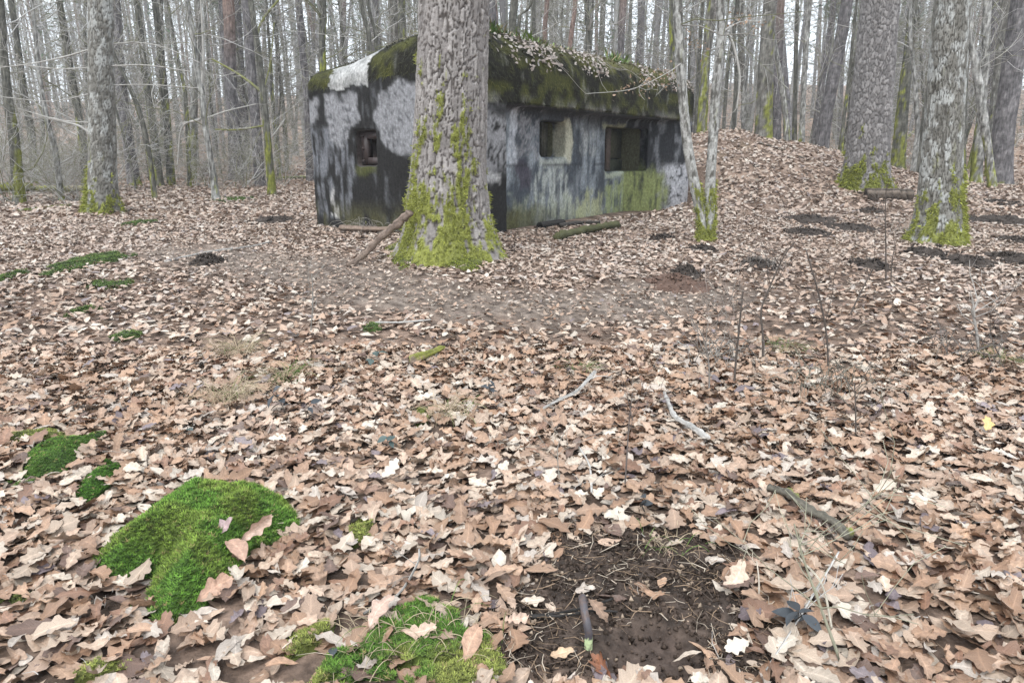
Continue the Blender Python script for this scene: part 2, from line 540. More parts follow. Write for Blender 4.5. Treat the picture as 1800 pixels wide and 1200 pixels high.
    s, d, z = V.T
    # rough casting, spalls
    disp = 0.035 * (fbm(s, d, z, 3, 2.2) - 0.5) + 0.02 * (fbm(s, d, z, 3, 9.0) - 0.5)
    recess = (s > s1 - 0.03) & (z < zo + 0.01) & (d < 1.4)
    disp = np.where(recess, disp * 0.45, disp)
    V2 = V + N * disp[:, None]
    V2[:, 2] = low(V2[:, 0], V2[:, 1], V2[:, 2])
    # --- weathering stains and other tones painted in wall coordinates
    h = np.where(np.abs(N[:, 0]) > np.abs(N[:, 1]), d, s)
    hw = h + 0.10 * (fbm(s, d, z, 2, 1.3) - 0.5)
    stk = 0.55 * fbm(hw * 7, z * 1.5, 3.0, 4) + 0.45 * fbm(s, d, z, 4, 2.8)                      # long vertical runs
    stk2 = 0.7 * fbm(hw * 15, z * 2.4, 8.0, 4) + 0.3 * fbm(s, d, z, 3, 6.0)
    blot = fbm(s, d, z, 4, 3.5); grit = 0.55 * fbm(s, d, z * 0.7, 3, 14.0) + 0.45 * fbm(s, d, z, 2, 31.0)
    C = np.broadcast_to((0.06, 0.058, 0.056), (n, 3)).copy()
    left = (N[:, 0] < -0.5) & (s < 0.5)
    def patch(pts, hit, comp, rough=0.10):
        P = np.array([[hit(*p)[comp], hit(*p)[2]] for p in pts])
        jx = (fbm(s, d, z, 3, 7.0) - 0.5) * rough * 2; jz = (fbm(s, d, z + 40, 3, 7.0) - 0.5) * rough * 2
        jx = jx + (fbm(s, d, z + 11, 2, 2.3) - 0.5) * 0.22; jz = jz + (fbm(s, d, z + 23, 2, 2.3) - 0.5) * 0.22
        c = (d if comp == 1 else s) + jx
        dd_ = polydist(c, z + jz, P) * np.where(inpoly(c, z + jz, P), 1, -1)
        soft = 0.03 + 0.25 * rough
        return sstep(-soft, soft, dd_ + 0.25 * (blot - 0.5) * (rough > 0.055))
    c2 = lambda pts: [(500 + a * 0.3835, 30 + b * 0.3835) for a, b in pts]
    c3 = lambda pts: [(840 + a * 0.35, 30 + b * 0.35) for a, b in pts]
    # left face
    CL = lerp(np.broadcast_to((0.018, 0.017, 0.016), (n, 3)), (0.12, 0.122, 0.13), sstep(0.54, 0.72, stk2) * 0.6)
    m = patch(c2([(95, 500), (330, 560), (330, 800), (300, 900), (120, 930)]), LEFT, 1, 0.2)
    CL = lerp(CL, (0.17, 0.175, 0.19), m * sstep(0.42, 0.62, stk2) * 0.85)
    g = sstep(0.30, 0.48, grit)
    for p in ([(88, 362), (152, 362), (150, 500), (100, 512)],
              [(178, 362), (330, 350), (337, 470), (305, 500), (290, 545), (250, 588), (215, 560), (178, 480)],
              [(420, 365), (470, 302), (640, 285), (640, 600), (500, 622), (450, 580), (424, 460)]):
        m = patch(c2(p), LEFT, 1, 0.07)
        CL = lerp(CL, lerp(np.broadcast_to((0.09, 0.09, 0.095), (n, 3)), (0.275, 0.275, 0.285), g), m * 0.92)
    m = patch(c2([(195, 800), (235, 800), (245, 915), (210, 915)]), LEFT, 1, 0.1)
    CL = lerp(CL, (0.6, 0.58, 0.55), m * sstep(0.45, 0.6, stk2))
    m = patch(c2([(330, 685), (430, 685), (440, 730), (330, 740)]), LEFT, 1, 0.1)
    CL = lerp(CL, (0.07, 0.075, 0.02), m * 0.8)
    CL = lerp(CL, (0.075, 0.07, 0.03), sstep(0.75, 0.3, z) * sstep(0.45, 0.6, blot) * 0.8)
    C = np.where(left[:, None], CL, C)
    # long face: outer strip beside the recess
    fr = (N[:, 1] < -0.5) & (d < 0.2) & ~recess
    CF = lerp(np.broadcast_to((0.02, 0.019, 0.018), (n, 3)), (0.27, 0.265, 0.27), sstep(0.36, 0.50, grit) * sstep(0.95, 1.25, z + 0.5 * (blot - 0.5)) * sstep(2.25, 1.95, z + 0.5 * (blot - .5)))
    CF = lerp(CF, (0.45, 0.44, 0.43), patch(c3([(35, 770), (130, 760), (125, 850), (40, 845)]), FRONT, 0, 0.08) * 0.8)
    C = np.where(fr[:, None], CF, C)
    # recess wall
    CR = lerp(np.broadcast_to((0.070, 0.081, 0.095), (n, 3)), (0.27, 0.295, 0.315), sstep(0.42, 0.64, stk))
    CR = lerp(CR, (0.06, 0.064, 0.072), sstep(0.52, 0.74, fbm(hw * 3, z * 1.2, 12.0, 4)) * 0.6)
    CR = lerp(CR, (0.05, 0.05, 0.055), sstep(zo - 0.35, zo - 0.02, z + 0.4 * (blot - 0.5)) * 0.8)  # wall darker towards the overhang
    def rp(pts, col, k, rough=0.16, st=None):
        nonlocal CR
        mm = patch(c3(pts), RECESS, 0, rough) * k
        if st is not None:
            mm = mm * st
        CR = lerp(CR, col, mm)
    ss = sstep(0.36, 0.58, stk2)
    rp([(148, 465), (200, 465), (195, 740), (152, 740)], (0.52, 0.53, 0.56), 0.85, 0.1, sstep(.3, .5, stk2))
    rp([(200, 470), (305, 480), (300, 720), (200, 720)], (0.29, 0.285, 0.295), 0.7, 0.12, sstep(.4, .55, grit))
    rp([(495, 560), (590, 570), (585, 700), (500, 690)], (0.42, 0.43, 0.42), 0.75, 0.2, ss)
    rp([(270, 770), (430, 740), (470, 960), (280, 990)], (0.46, 0.48, 0.44), 0.75, 0.25, ss)
    rp([(150, 900), (520, 920), (530, 1000), (150, 1000)], (0.34, 0.36, 0.27), 0.7, 0.25, ss)
    rp([(190, 750), (270, 760), (265, 880), (200, 860)], (0.055, 0.045, 0.06), 0.8, 0.15)
    rp([(500, 910), (625, 890), (625, 1035), (505, 1040)], (0.38, 0.39, 0.22), 0.8, 0.3, sstep(.25, .5, stk2))
    rp([(645, 850), (765, 800), (765, 1020), (640, 1035)], (0.29, 0.33, 0.14), 0.8, 0.3, sstep(.25, .5, stk2))
    rp([(310, 705), (440, 705), (470, 740), (310, 740)], (0.46, 0.48, 0.42), 0.7, 0.06)
    rp([(436, 515), (470, 530), (472, 735), (440, 700)], (0.55, 0.53, 0.40), 0.9, 0.06)
    rp([(630, 528), (812, 538), (812, 556), (632, 556)], (0.40, 0.41, 0.27), 0.85, 0.05)
    rp([(640, 772), (800, 770), (800, 800), (640, 800)], (0.42, 0.45, 0.34), 0.85, 0.05)
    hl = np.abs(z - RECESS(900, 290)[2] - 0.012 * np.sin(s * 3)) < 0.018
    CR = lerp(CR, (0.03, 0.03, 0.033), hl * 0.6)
    # splayed wing at the far end
    spl = recess & (s > s2 - 0.02)
    CS = lerp(np.broadcast_to((0.03, 0.031, 0.034), (n, 3)), (0.16, 0.165, 0.175), sstep(0.5, 0.68, stk2))
    zs = z + 0.35 * (blot - 0.5)
    fa = (s - s2) / (s3 - s2)
    CS = lerp(CS, (0.24, 0.27, 0.10), sstep(1.32, 1.0, zs + 0.5 * (blot - .5)) * sstep(0.78, 0.55, fa + 0.4 * (blot - .5)) * sstep(0.25, 0.55, stk2) * 0.9)
    CS = lerp(CS, (0.46, 0.46, 0.48), sstep(1.32, 1.15, zs) * sstep(0.52, 0.78, fa + 0.55 * (blot - .5)) * sstep(0.30, 0.5, grit) * 0.9)
    CR = np.where(spl[:, None], CS, CR)
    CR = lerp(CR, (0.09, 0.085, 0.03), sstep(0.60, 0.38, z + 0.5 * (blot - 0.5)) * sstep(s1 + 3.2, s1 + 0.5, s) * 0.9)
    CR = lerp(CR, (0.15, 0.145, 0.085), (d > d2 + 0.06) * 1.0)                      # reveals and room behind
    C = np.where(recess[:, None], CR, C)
    # overhang and rounded shoulder: black-green moss, lighter towards the roof
    sh = ((z > zo) & ~left & (d < 1.4) & (s > -0.1)) | (z > 2.62)
    up = np.clip(N[:, 2], 0, 1)
    CM = lerp(np.broadcast_to((0.016, 0.015, 0.010), (n, 3)), (0.055, 0.056, 0.014), sstep(0.42, 0.64, fbm(s, d, z, 4, 4.5)))
    CM = lerp(CM, (0.105, 0.10, 0.034), sstep(0.40, 0.75, up + 0.7 * (fbm(s, d, z, 3, 3.0) - 0.5)) * sstep(1.2, 5, s) * 0.9)
    CM = lerp(CM, (0.30, 0.29, 0.27), sstep(zo + 0.22, zo, z) * sstep(0.50, 0.62, fbm(s * 4, z * 2, 5.0, 3)) * (d < 0.3) * 0.4)
    CM = lerp(CM, (0.20, 0.20, 0.17), sstep(0.62, 0.74, stk2) * 0.5)
    C = np.where(sh[:, None], CM, C)
    # white bare patch on the shoulder above the embrasure
    WP = np.array([LEFT(*p)[1:] for p in c2([(175, 300), (175, 258), (300, 225), (405, 235), (400, 292), (300, 300), (205, 316)])])
    dd = d + 0.12 * (fbm(s, d, z, 3, 6.0) - 0.5)
    wm = (dd + 0.5 * (blot - .5) > WP[:, 0].min() + 0.10) & (dd + 0.35 * (blot - .5) < WP[:, 0].max() - 0.12) & (z > 2.52 + 0.2 * (blot - .5) + 0.1 * (stk2 - .5)) & (z < B_TOP - 0.10 + 0.4 * (blot - .5)) & (s < 0.6)
    C = lerp(C, lerp(np.broadcast_to((0.52, 0.515, 0.50), (n, 3)), (0.30, 0.30, 0.29), sstep(0.35, 0.7, blot)), wm * sstep(0.24, 0.36, grit) * 0.9)
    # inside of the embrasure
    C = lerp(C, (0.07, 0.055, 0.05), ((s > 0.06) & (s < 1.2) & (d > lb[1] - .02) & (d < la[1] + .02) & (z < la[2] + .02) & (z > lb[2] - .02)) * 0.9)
    me.vertices.foreach_set('co', V2.astype(np.float32).ravel())
    a = me.attributes.new('col', 'FLOAT_COLOR', 'POINT')
    a.data.foreach_set('color', np.concatenate([np.clip(C, 0.004, 0.9), np.ones((n, 1))], 1).astype(np.float32).ravel())
    me.polygons.foreach_set('use_smooth', np.ones(len(me.polygons), bool))
    me.materials.clear(); me.update()
    link('wall', me, 'concrete', root)
    # --- rusty frame of the embrasure
    A = Acc()
    def boxv(x0, x1, y0, y1, z0, z1):
        v = np.array([(x, y, zz) for x in (x0, x1) for y in (y0, y1) for zz in (z0, z1)])
        f = np.array([(0, 1, 3, 2), (4, 6, 7, 5), (0, 4, 5, 1), (2, 3, 7, 6), (0, 2, 6, 4), (1, 5, 7, 3)])
        return v, f
    rust = (0.05, 0.035, 0.032)
    fx0, fx1 = 0.12, 0.235
    A.add(*boxv(fx0, fx1, ia[1] - 0.01, la[1] - 0.02, lb[2] + 0.02, la[2] - 0.02), rust)
    A.add(*boxv(fx0, fx1, lb[1] + 0.015, ib[1] + 0.02, lb[2] + 0.02, la[2] - 0.02), rust)
    A.add(*boxv(fx0 + .004, fx1, ib[1] + 0.02, ia[1] - 0.01, ia[2] - 0.01, la[2] - 0.024), rust)
    A.add(*boxv(fx0 + .004, fx1, ib[1] + 0.02, ia[1] - 0.01, lb[2] + 0.024, ib[2] + 0.01), rust)
    fr_o = link('embrasure_frame', A.mesh('embrasure_frame', False), 'iron', root)
    fr_o['label'] = 'rusty steel frame set in the embrasure'
    for zz in np.linspace(lb[2] + 0.08, la[2] - 0.08, 3):
        A = Acc(); th = np.linspace(0, 1, 4)
        A.add(*tube(np.array([(fx0 - 0.03, (ia[1] + la[1]) / 2, zz), (fx0 + 0.01, (ia[1] + la[1]) / 2, zz)]), 0.022, 8, True), rust)
        link('bolt', A.mesh('bolt', False), 'iron', fr_o)
    # --- boards closing part of the two windows from inside
    def board(nm, wa, wb, f0, f1, z0, z1, dep, col):
        p0 = np.array([wa[0] + (wb[0] - wa[0]) * f0, wa[1] + (wb[1] - wa[1]) * f0]) + rn * dep
        p1 = np.array([wa[0] + (wb[0] - wa[0]) * f1, wa[1] + (wb[1] - wa[1]) * f1]) + rn * dep
        q = rn * 0.04
        b = np.array([[*p0, z0], [*p1, z0], [*p1, z1], [*p0, z1], [*(p0 + q), z0], [*(p1 + q), z0], [*(p1 + q), z1], [*(p0 + q), z1]])
        f = np.array([(0, 1, 2, 3), (5, 4, 7, 6), (1, 5, 6, 2), (4, 0, 3, 7), (3, 2, 6, 7), (4, 5, 1, 0)])
        link(nm, mesh_np(nm, b, f, col, False), 'concrete', root)
    wa, wb = w1
    board('window_post', wa, wb, 0.50, 0.60, wb[2] + 0.012, wa[2] - 0.012, 0.28, (0.07, 0.065, 0.05))
    board('window_board', wa, wb, 0.62, 0.97, wb[2] + 0.015, wa[2] - 0.015, 0.42, (0.13, 0.125, 0.10))
    wa, wb = w2
    hz = wa[2] - wb[2]
    board('window_post', wa, wb, 0.32, 0.44, wb[2] + 0.012, wa[2] - 0.014, 0.26, (0.13, 0.10, 0.085))
    board('window_board', wa, wb, 0.46, 0.97, wb[2] + 0.30 * hz, wa[2] - 0.02, 0.44, (0.10, 0.098, 0.065))
    board('window_board', wa, wb, 0.46, 0.97, wb[2] + 0.015, wb[2] + 0.27 * hz, 0.41, (0.07, 0.075, 0.05))
    board('window_board', wa, wb, 0.02, 0.30, wb[2] + 0.015, wb[2] + 0.14 * hz, 0.30, (0.22, 0.22, 0.15))
    board('window_board', wa, wb, 0.02, 0.30, wa[2] - 0.30 * hz, wa[2] - 0.02, 0.30, (0.15, 0.15, 0.09))
    # --- soil, litter, moss and grass on the roof
    gs, gd = np.meshgrid(np.linspace(0.25, B_LEN - 0.25, 120), np.linspace(0.25, B_DEP - 0.15, 60))
    a, b = gs.ravel(), gd.ravel()
    ed = np.minimum(np.minimum(a - 0.25, B_LEN - 0.25 - a), np.minimum((b - 0.25), (B_DEP + 1.2 - b)))
    def rz(a, b):
        ed = np.minimum(np.minimum(a - 0.25, B_LEN - 0.25 - a), np.minimum(b - 0.25, B_DEP + 1.2 - b))
        z_ = B_TOP - 0.42 + 0.56 * sstep(0, 0.8, ed) + 0.20 * sstep(0.4, 1.8, ed) * sstep(7, 1.5, np.abs(a - 1.2))
        return low(a, b, z_) + 0.12 * (fbm(a, b, 2.2, 3, 2.4) - 0.5)
    zz = rz(a, b)
    cc = lerp(np.broadcast_to((0.16, 0.11, 0.08), (len(a), 3)), (0.42, 0.33, 0.27), sstep(0.4, 0.65, fbm(a, b, 1.0, 3, 9)))
    cc = lerp(cc, (0.17, 0.19, 0.045), sstep(0.46, 0.62, fbm(a, b, 6.0, 3, 1.6)))
    nr, na = 60, 120
    i = np.arange(nr - 1)[:, None] * na; j = np.arange(na - 1)[None]
    F = np.stack([i + j, i + j + 1, i + na + j + 1, i + na + j], -1).reshape(-1, 4)
    link('roof_soil', mesh_np('roof_soil', np.stack([a, b, zz], 1), F, cc), 'ground', root)
    # leaves: on the soil, and slipping over the rounded shoulder of the long side
    r = np.random.RandomState(21)
    n1 = 3600
    a = r.rand(n1) * (B_LEN - 0.6) + 0.3; b = 0.34 + (B_DEP - 0.55) * r.rand(n1) ** 1.25
    P1 = np.stack([a, b, rz(a, b) + 0.01 + 0.03 * r.rand(n1)], 1)
    N1 = np.stack([np.zeros(n1), -sstep(0.9, 0.2, b) * 0.8, np.ones(n1)], 1) + 0.35 * r.randn(n1, 3)
    sel = np.where((V[:, 2] > zo + 0.32) & (V[:, 1] < 0.75) & (N[:, 2] > 0.12) & (s > 1.0))[0]
    wgt = sstep(2.55, 3.1, z[sel]) * sstep(0.40, 0.6, fbm(s[sel] * 1.6, z[sel] * 0.7, 3.0, 2)) * sstep(0.9, 2.2, s[sel]) + 0.02
    pick = r.choice(sel, 900, p=wgt / wgt.sum())
    P2 = V2[pick] + N[pick] * (0.012 + 0.02 * r.rand(900)[:, None]); N2 = N[pick] + 0.35 * r.randn(900, 3)
    roof_leaves = (np.concatenate([P1, P2]), np.concatenate([N1, N2]))
    # moss threads hanging on the shoulder and overhang
    sel = np.where((((z > zo + 0.05) & (d < 0.9) & (s > -0.2)) | ((z > 2.6) & (s < 0.8))) & (C[:, 1] < 0.16) & (d < B_DEP - .1))[0]
    pk = r.choice(sel, 9000)
    P = V2[pk]; nn = N[pk]
    dn = np.array([0, 0, -1.0]) - nn * (-nn[:, 2:3])
    dn = dn / (np.linalg.norm(dn, axis=1)[:, None] + 1e-6) + 0.4 * r.randn(len(pk), 3)
    sd = np.cross(nn, dn); sd /= np.linalg.norm(sd, axis=1)[:, None] + 1e-6
    L = (0.03 + 0.07 * r.rand(len(pk)))[:, None]
    Vm = np.stack([P - sd * 0.008, P + sd * 0.008, P + dn * L + nn * (0.012 + 0.02 * r.rand(len(pk), 1))], 1).reshape(-1, 3)
    cm = C[pk] * (0.9 + 0.9 * r.rand(len(pk), 1)) + np.array((0.008, 0.009, 0.0))
    hang = link('moss', mesh_np('moss', Vm, np.arange(len(Vm)).reshape(-1, 3), np.repeat(cm, 3, 0), False), 'moss', root)
    hang['kind'] = 'stuff'
    # grass and fern tufts on the roof edge
    def tuft(px, col, hgt, nb, dd=0.75, dry=0.0):
        p = FRONT(px, 100); a0 = p[0] + 0.45
        for _ in range(3):
            x, y = from_bunker(a0, dd)
            X, _u = project(np.array([[x, y, B_TOP]])); a0 += (px - X[0]) / 70
        A = Acc()
        for _ in range(nb):
            q = np.array([a0 + 0.16 * r.randn(), dd + 0.12 * r.randn()]); zq = float(rz(q[0], q[1])) - 0.02
            az = r.rand() * 6.28; hh = hgt * (0.5 + 0.7 * r.rand()); out = hh * (0.3 + 0.7 * r.rand())
            t = np.linspace(0, 1, 4)
            cx = np.stack([q[0] + np.cos(az) * out * t ** 1.6, q[1] + np.sin(az) * out * t ** 1.6, zq + hh * (t - 0.35 * t ** 3)], 1)
            wv = np.array([-np.sin(az), np.cos(az), 0]) * 0.016
            wd = np.array([1, 0.9, 0.6, 0.05])[:, None]
            v = np.concatenate([cx - wv * wd, cx + wv * wd])
            f = np.array([(k, k + 1, k + 5, k + 4) for k in range(3)])
            c = np.array(col) * (0.6 + 0.7 * r.rand())
            if r.rand() < dry: c = np.array((0.42, 0.33, 0.20)) * (0.6 + 0.6 * r.rand())
            A.add(v, f, c)
        o = link('grass_tuft', A.mesh('grass_tuft'), 'plant', root); o['kind'] = 'stuff'
    for px, col, hh, nb, dd in ((872, (0.09, 0.15, 0.035), 0.24, 130, 0.8), (892, (0.10, 0.15, 0.04), 0.20, 110, 0.8), (938, (0.13, 0.19, 0.045), 0.24, 120, 0.75),
                                (965, (0.13, 0.17, 0.05), 0.16, 70, 0.75), (992, (0.13, 0.20, 0.05), 0.20, 90, 0.7), (1020, (0.12, 0.16, 0.05), 0.14, 60, 0.7),
                                (1092, (0.12, 0.19, 0.05), 0.24, 110, 0.8), (1115, (0.12, 0.17, 0.05), 0.18, 70, 0.75), (1140, (0.16, 0.17, 0.05), 0.14, 50, 0.7), (1160, (0.17, 0.16, 0.06), 0.14, 60, .7)):
        tuft(px, tuple(1.25 * c for c in col), hh * 1.5, nb, dd, 0.2)
    # pale dry grass towards the embrasure corner
    A = Acc()
    for _ in range(420):
        q = np.array([0.5 + 1.0 * r.rand(), 0.6 + 2.0 * r.rand()]); zq = float(rz(*q)) - 0.02
        az = 2.2 + 1.6 * r.randn(); ln = 0.12 + 0.25 * r.rand(); t = np.linspace(0, 1, 4)
        cx = np.stack([q[0] + np.cos(az) * ln * t, q[1] + np.sin(az) * ln * t, zq + ln * 0.7 * (t - 0.75 * t ** 2.5)], 1)
        A.add(*tube(cx, [0.004, 0.004, 0.003, 0.001], 3), np.array((0.40, 0.36, 0.22)) * (0.6 + 0.6 * r.rand()) if r.rand() < .7 else (0.20, 0.22, 0.06))
    dg_ = link('dry_grass', A.mesh('dry_grass'), 'plant', root); dg_['kind'] = 'stuff'
    return root, roof_leaves
BUNKER, ROOF_LEAVES = bunker()

# ------------------------------------------------------------------ dead leaves
LEAF_COLS = np.array([(0.50, 0.355, 0.265), (0.43, 0.275, 0.195), (0.46, 0.31, 0.225), (0.33, 0.185, 0.115), (0.37, 0.22, 0.145), (0.60, 0.48, 0.39),
                      (0.55, 0.42, 0.33), (0.26, 0.135, 0.085), (0.17, 0.10, 0.075), (0.47, 0.37, 0.31), (0.20, 0.145, 0.15), (0.40, 0.235, 0.15)])
LEAF_COLS = (LEAF_COLS * 0.97 + LEAF_COLS.mean(1, keepdims=True) * 0.03) * np.array((0.895, 0.955, 0.955))
LEAF_P = np.array([13, 13, 13, 12, 13, 5, 8, 8, 6, 7, 1.5, 12]); LEAF_P = LEAF_P / LEAF_P.sum()

def leaf_shape(nsec, seed, cols=3):
    """an oak leaf one unit long lying along x, curled; three points per cross-section"""
    r = np.random.RandomState(seed)
    t = np.linspace(0, 1, nsec)
    nl = r.choice([2.5, 3.0, 3.5]); ph = r.rand() * 1.2
    plain = seed % 8 == 7                                   # an unlobed leaf now and then
    wd = (0.22 if plain else 0.29) * np.sin(math.pi * np.clip(t, 0, 1) ** 1.2) ** 0.65 + 0.012
    ph2 = ph + r.uniform(-0.5, 0.5)
    lob = lambda p: 1 - (0.0 if plain else 0.44 if nsec > 9 else 0.2) * (0.5 + 0.5 * np.cos(2 * math.pi * nl * t + p)) * sstep(0.05, 0.2, t)
    wl, wr = wd * lob(ph), wd * lob(ph2)
    wl[-1] = wr[-1] = 0.05; wl[0] = wr[0] = 0.012
    q_ = r.choice([0.45, 0.75, 1.1], p=[0.35, 0.35, 0.30])
    cup, bend, tw, wav = q_ * r.uniform(-0.6, 1.3), q_ * r.uniform(-0.5, 0.9), q_ * r.uniform(-1.0, 1.0), q_ * r.uniform(0.08, 0.2)
    fold = q_ * r.uniform(-0.25, 0.5)
    asp = r.uniform(0.82, 1.22)
    bx = r.uniform(-0.1, 0.1)
    V = []
    for k, sgn in ((0, -1), (1, 0), (2, 1)):
        hw = wl if sgn < 0 else wr
        y = sgn * hw * asp * (1 - 0.25 * abs(cup)) + bx * np.sin(math.pi * t)
        zz = cup * (sgn * hw) ** 2 * 2.2 + fold * abs(sgn) * hw + bend * (t - 0.5) ** 2 + tw * sgn * hw * (t - 0.5) + abs(sgn) * wav * (r.rand(nsec) - 0.5)
        V.append(np.stack([t - 0.5 + 0.06 * abs(sgn) * lob(ph), y, zz], 1))
    V = np.stack(V, 1).reshape(-1, 3)
    V[:, 2] -= np.percentile(V[:, 2], 25)
    F = []
    for i in range(nsec - 1):
        for c in range(2):
            a = i * 3 + c
            F.append((a, a + 1, a + 4, a + 3))
    F = np.array(F)
    # the midrib and the rim a touch lighter and darker
    shade = np.tile([0.92, 1.10, 0.92], nsec)
    LV = np.stack([np.repeat(t, 3), np.tile([-1.0, 0, 1], nsec), np.zeros(3 * nsec)], 1)
    return V, F, shade, LV

def scatter_leaves(P, N, size, protos, seed, cols=None):
    r = np.random.RandomState(seed)
    n = len(P)
    B = basis(N, r.rand(n) * 6.283)
    c = LEAF_COLS[r.choice(len(LEAF_COLS), n, p=LEAF_P)] * (0.82 + 0.36 * r.rand(n, 1)) if cols is None else cols
    idx = r.randint(len(protos), size=n)
    Vs, Fs, Cs, Ls, off = [], [], [], [], 0
    for k, (pv, pf, shd, plv) in enumerate(protos):
        m = idx == k
        if not m.any():
            continue
        b, p, sz = B[m], P[m], size[m]
        v = np.einsum('nij,kj->nki', b, pv) * sz[:, None, None] + p[:, None]
        f = pf[None] + (np.arange(m.sum()) * len(pv))[:, None, None] + off
        Vs.append(v.reshape(-1, 3)); Fs.append(f.reshape(-1, pf.shape[1]))
        Cs.append((c[m][:, None] * shd[None, :, None]).reshape(-1, 3))
        Ls.append(np.tile(plv, (m.sum(), 1)))
        off += m.sum() * len(pv)
    return np.concatenate(Vs), np.concatenate(Fs), np.concatenate(Cs), np.concatenate(Ls)

PROTO_HI = [leaf_shape(13, 100 + k) for k in range(25)]
PROTO_MD = [leaf_shape(5, 200 + k) for k in range(15)]
PROTO_LO = []
for k in range(8):
    r_ = np.random.RandomState(300 + k)
    PROTO_LO.append((np.array([(-.5, 0, 0.02), (0, -.28, .3 * r_.rand()), (.5, 0, .25 * r_.rand()), (0.05, .28, .3 * r_.rand())]), np.array([(0, 1, 2, 3)]), np.ones(4), np.full((4, 3), 0.5)))

MOSS_G = {k: pxpoly(v) for k, v in MOSS.items()}
MOSS_BLOBS = [(165, 460, 90, 34), (25, 487, 44, 16), (200, 501, 75, 16), (148, 550, 58, 14), (222, 593, 48, 14), (98, 481, 36, 12), (645, 940, 62, 46), (862, 1066, 42, 24),
              (738, 735, 38, 34), (12, 1062, 70, 40), (60, 772, 110, 24), (250, 393, 50, 10), (655, 579, 34, 12), (350, 1090, 30, 40), (232, 1080, 30, 26), (410, 352, 70, 8), (640, 1010, 60, 30), (180, 1185, 90, 40), (80, 368, 26, 14)]
MOSS_BG = [pxblob(*b) for b in MOSS_BLOBS]
MOLES = [(1190, 500, 90, 34, 1), (1205, 484, 50, 14, 0), (1160, 420, 40, 8, 0), (1425, 388, 76, 16, 0), (1500, 402, 80, 14, 0), (1420, 410, 70, 14, 0), (1530, 372, 46, 8, 0), (1528, 468, 56, 18, 0), (1335, 468, 56, 16, 0),
         (1700, 386, 44, 16, 0), (1765, 390, 76, 16, 0), (1758, 358, 50, 12, 0), (1700, 462, 66, 24, 0), (1620, 448, 60, 14, 0), (1790, 425, 40, 12, 0), (1788, 458, 44, 24, 0), (480, 388, 60, 10, 0), (365, 462, 44, 12, 0), (1230, 440, 50, 8, 0)]
MOLE_G = [pxblob(m[0], m[1], m[2], m[3]) for m in MOLES]

RING = ground_at(1034, 1140)
def bare(x, y):
    """0 where leaves lie, 1 where moss or soil keeps them away"""
    k = np.zeros(np.shape(x))
    k = np.maximum(k, inpoly(x, y, SOIL_POLY) * (0.80 + 0.19 * sstep(0.36, 0.52, fbm(x, y, 2.5, 2, 6.0))) * sstep(-0.04, 0.17, polydist(x, y, SOIL_POLY) + 0.14 * (fbm(x, y, 1.5, 2, 8.0) - 0.5)))
    k = np.maximum(k, (np.hypot(x - RING[0], y - RING[1]) < 0.09) * 1.0)
    for nm, P in MOSS_G.items():
        k = np.maximum(k, inpoly(x, y, P) * (0.97 if nm != 'broad' else 0.5))
    for P in MOSS_BG:
        k = np.maximum(k, inpoly(x, y, P) * 0.6)
    for P in MOLE_G:
        k = np.maximum(k, inpoly(x, y, P) * 0.6)
    s, d = to_bunker(x, y)
    k = np.maximum(k, ((s > -0.02) & (s < B_LEN) & (d > -0.02) & (d < B_DEP)) * 1.0)
    return k

def wedge(n, y0, y1, r, extra=1.2):
    u = r.rand(n * 3)
    y = np.sqrt(y0 ** 2 + u * (y1 ** 2 - y0 ** 2))
    x = (r.rand(n * 3) * 2 - 1) * (0.84 * y + extra)
    keep = np.abs(x) < 0.80 * y + extra
    return x[keep][:n], y[keep][:n]

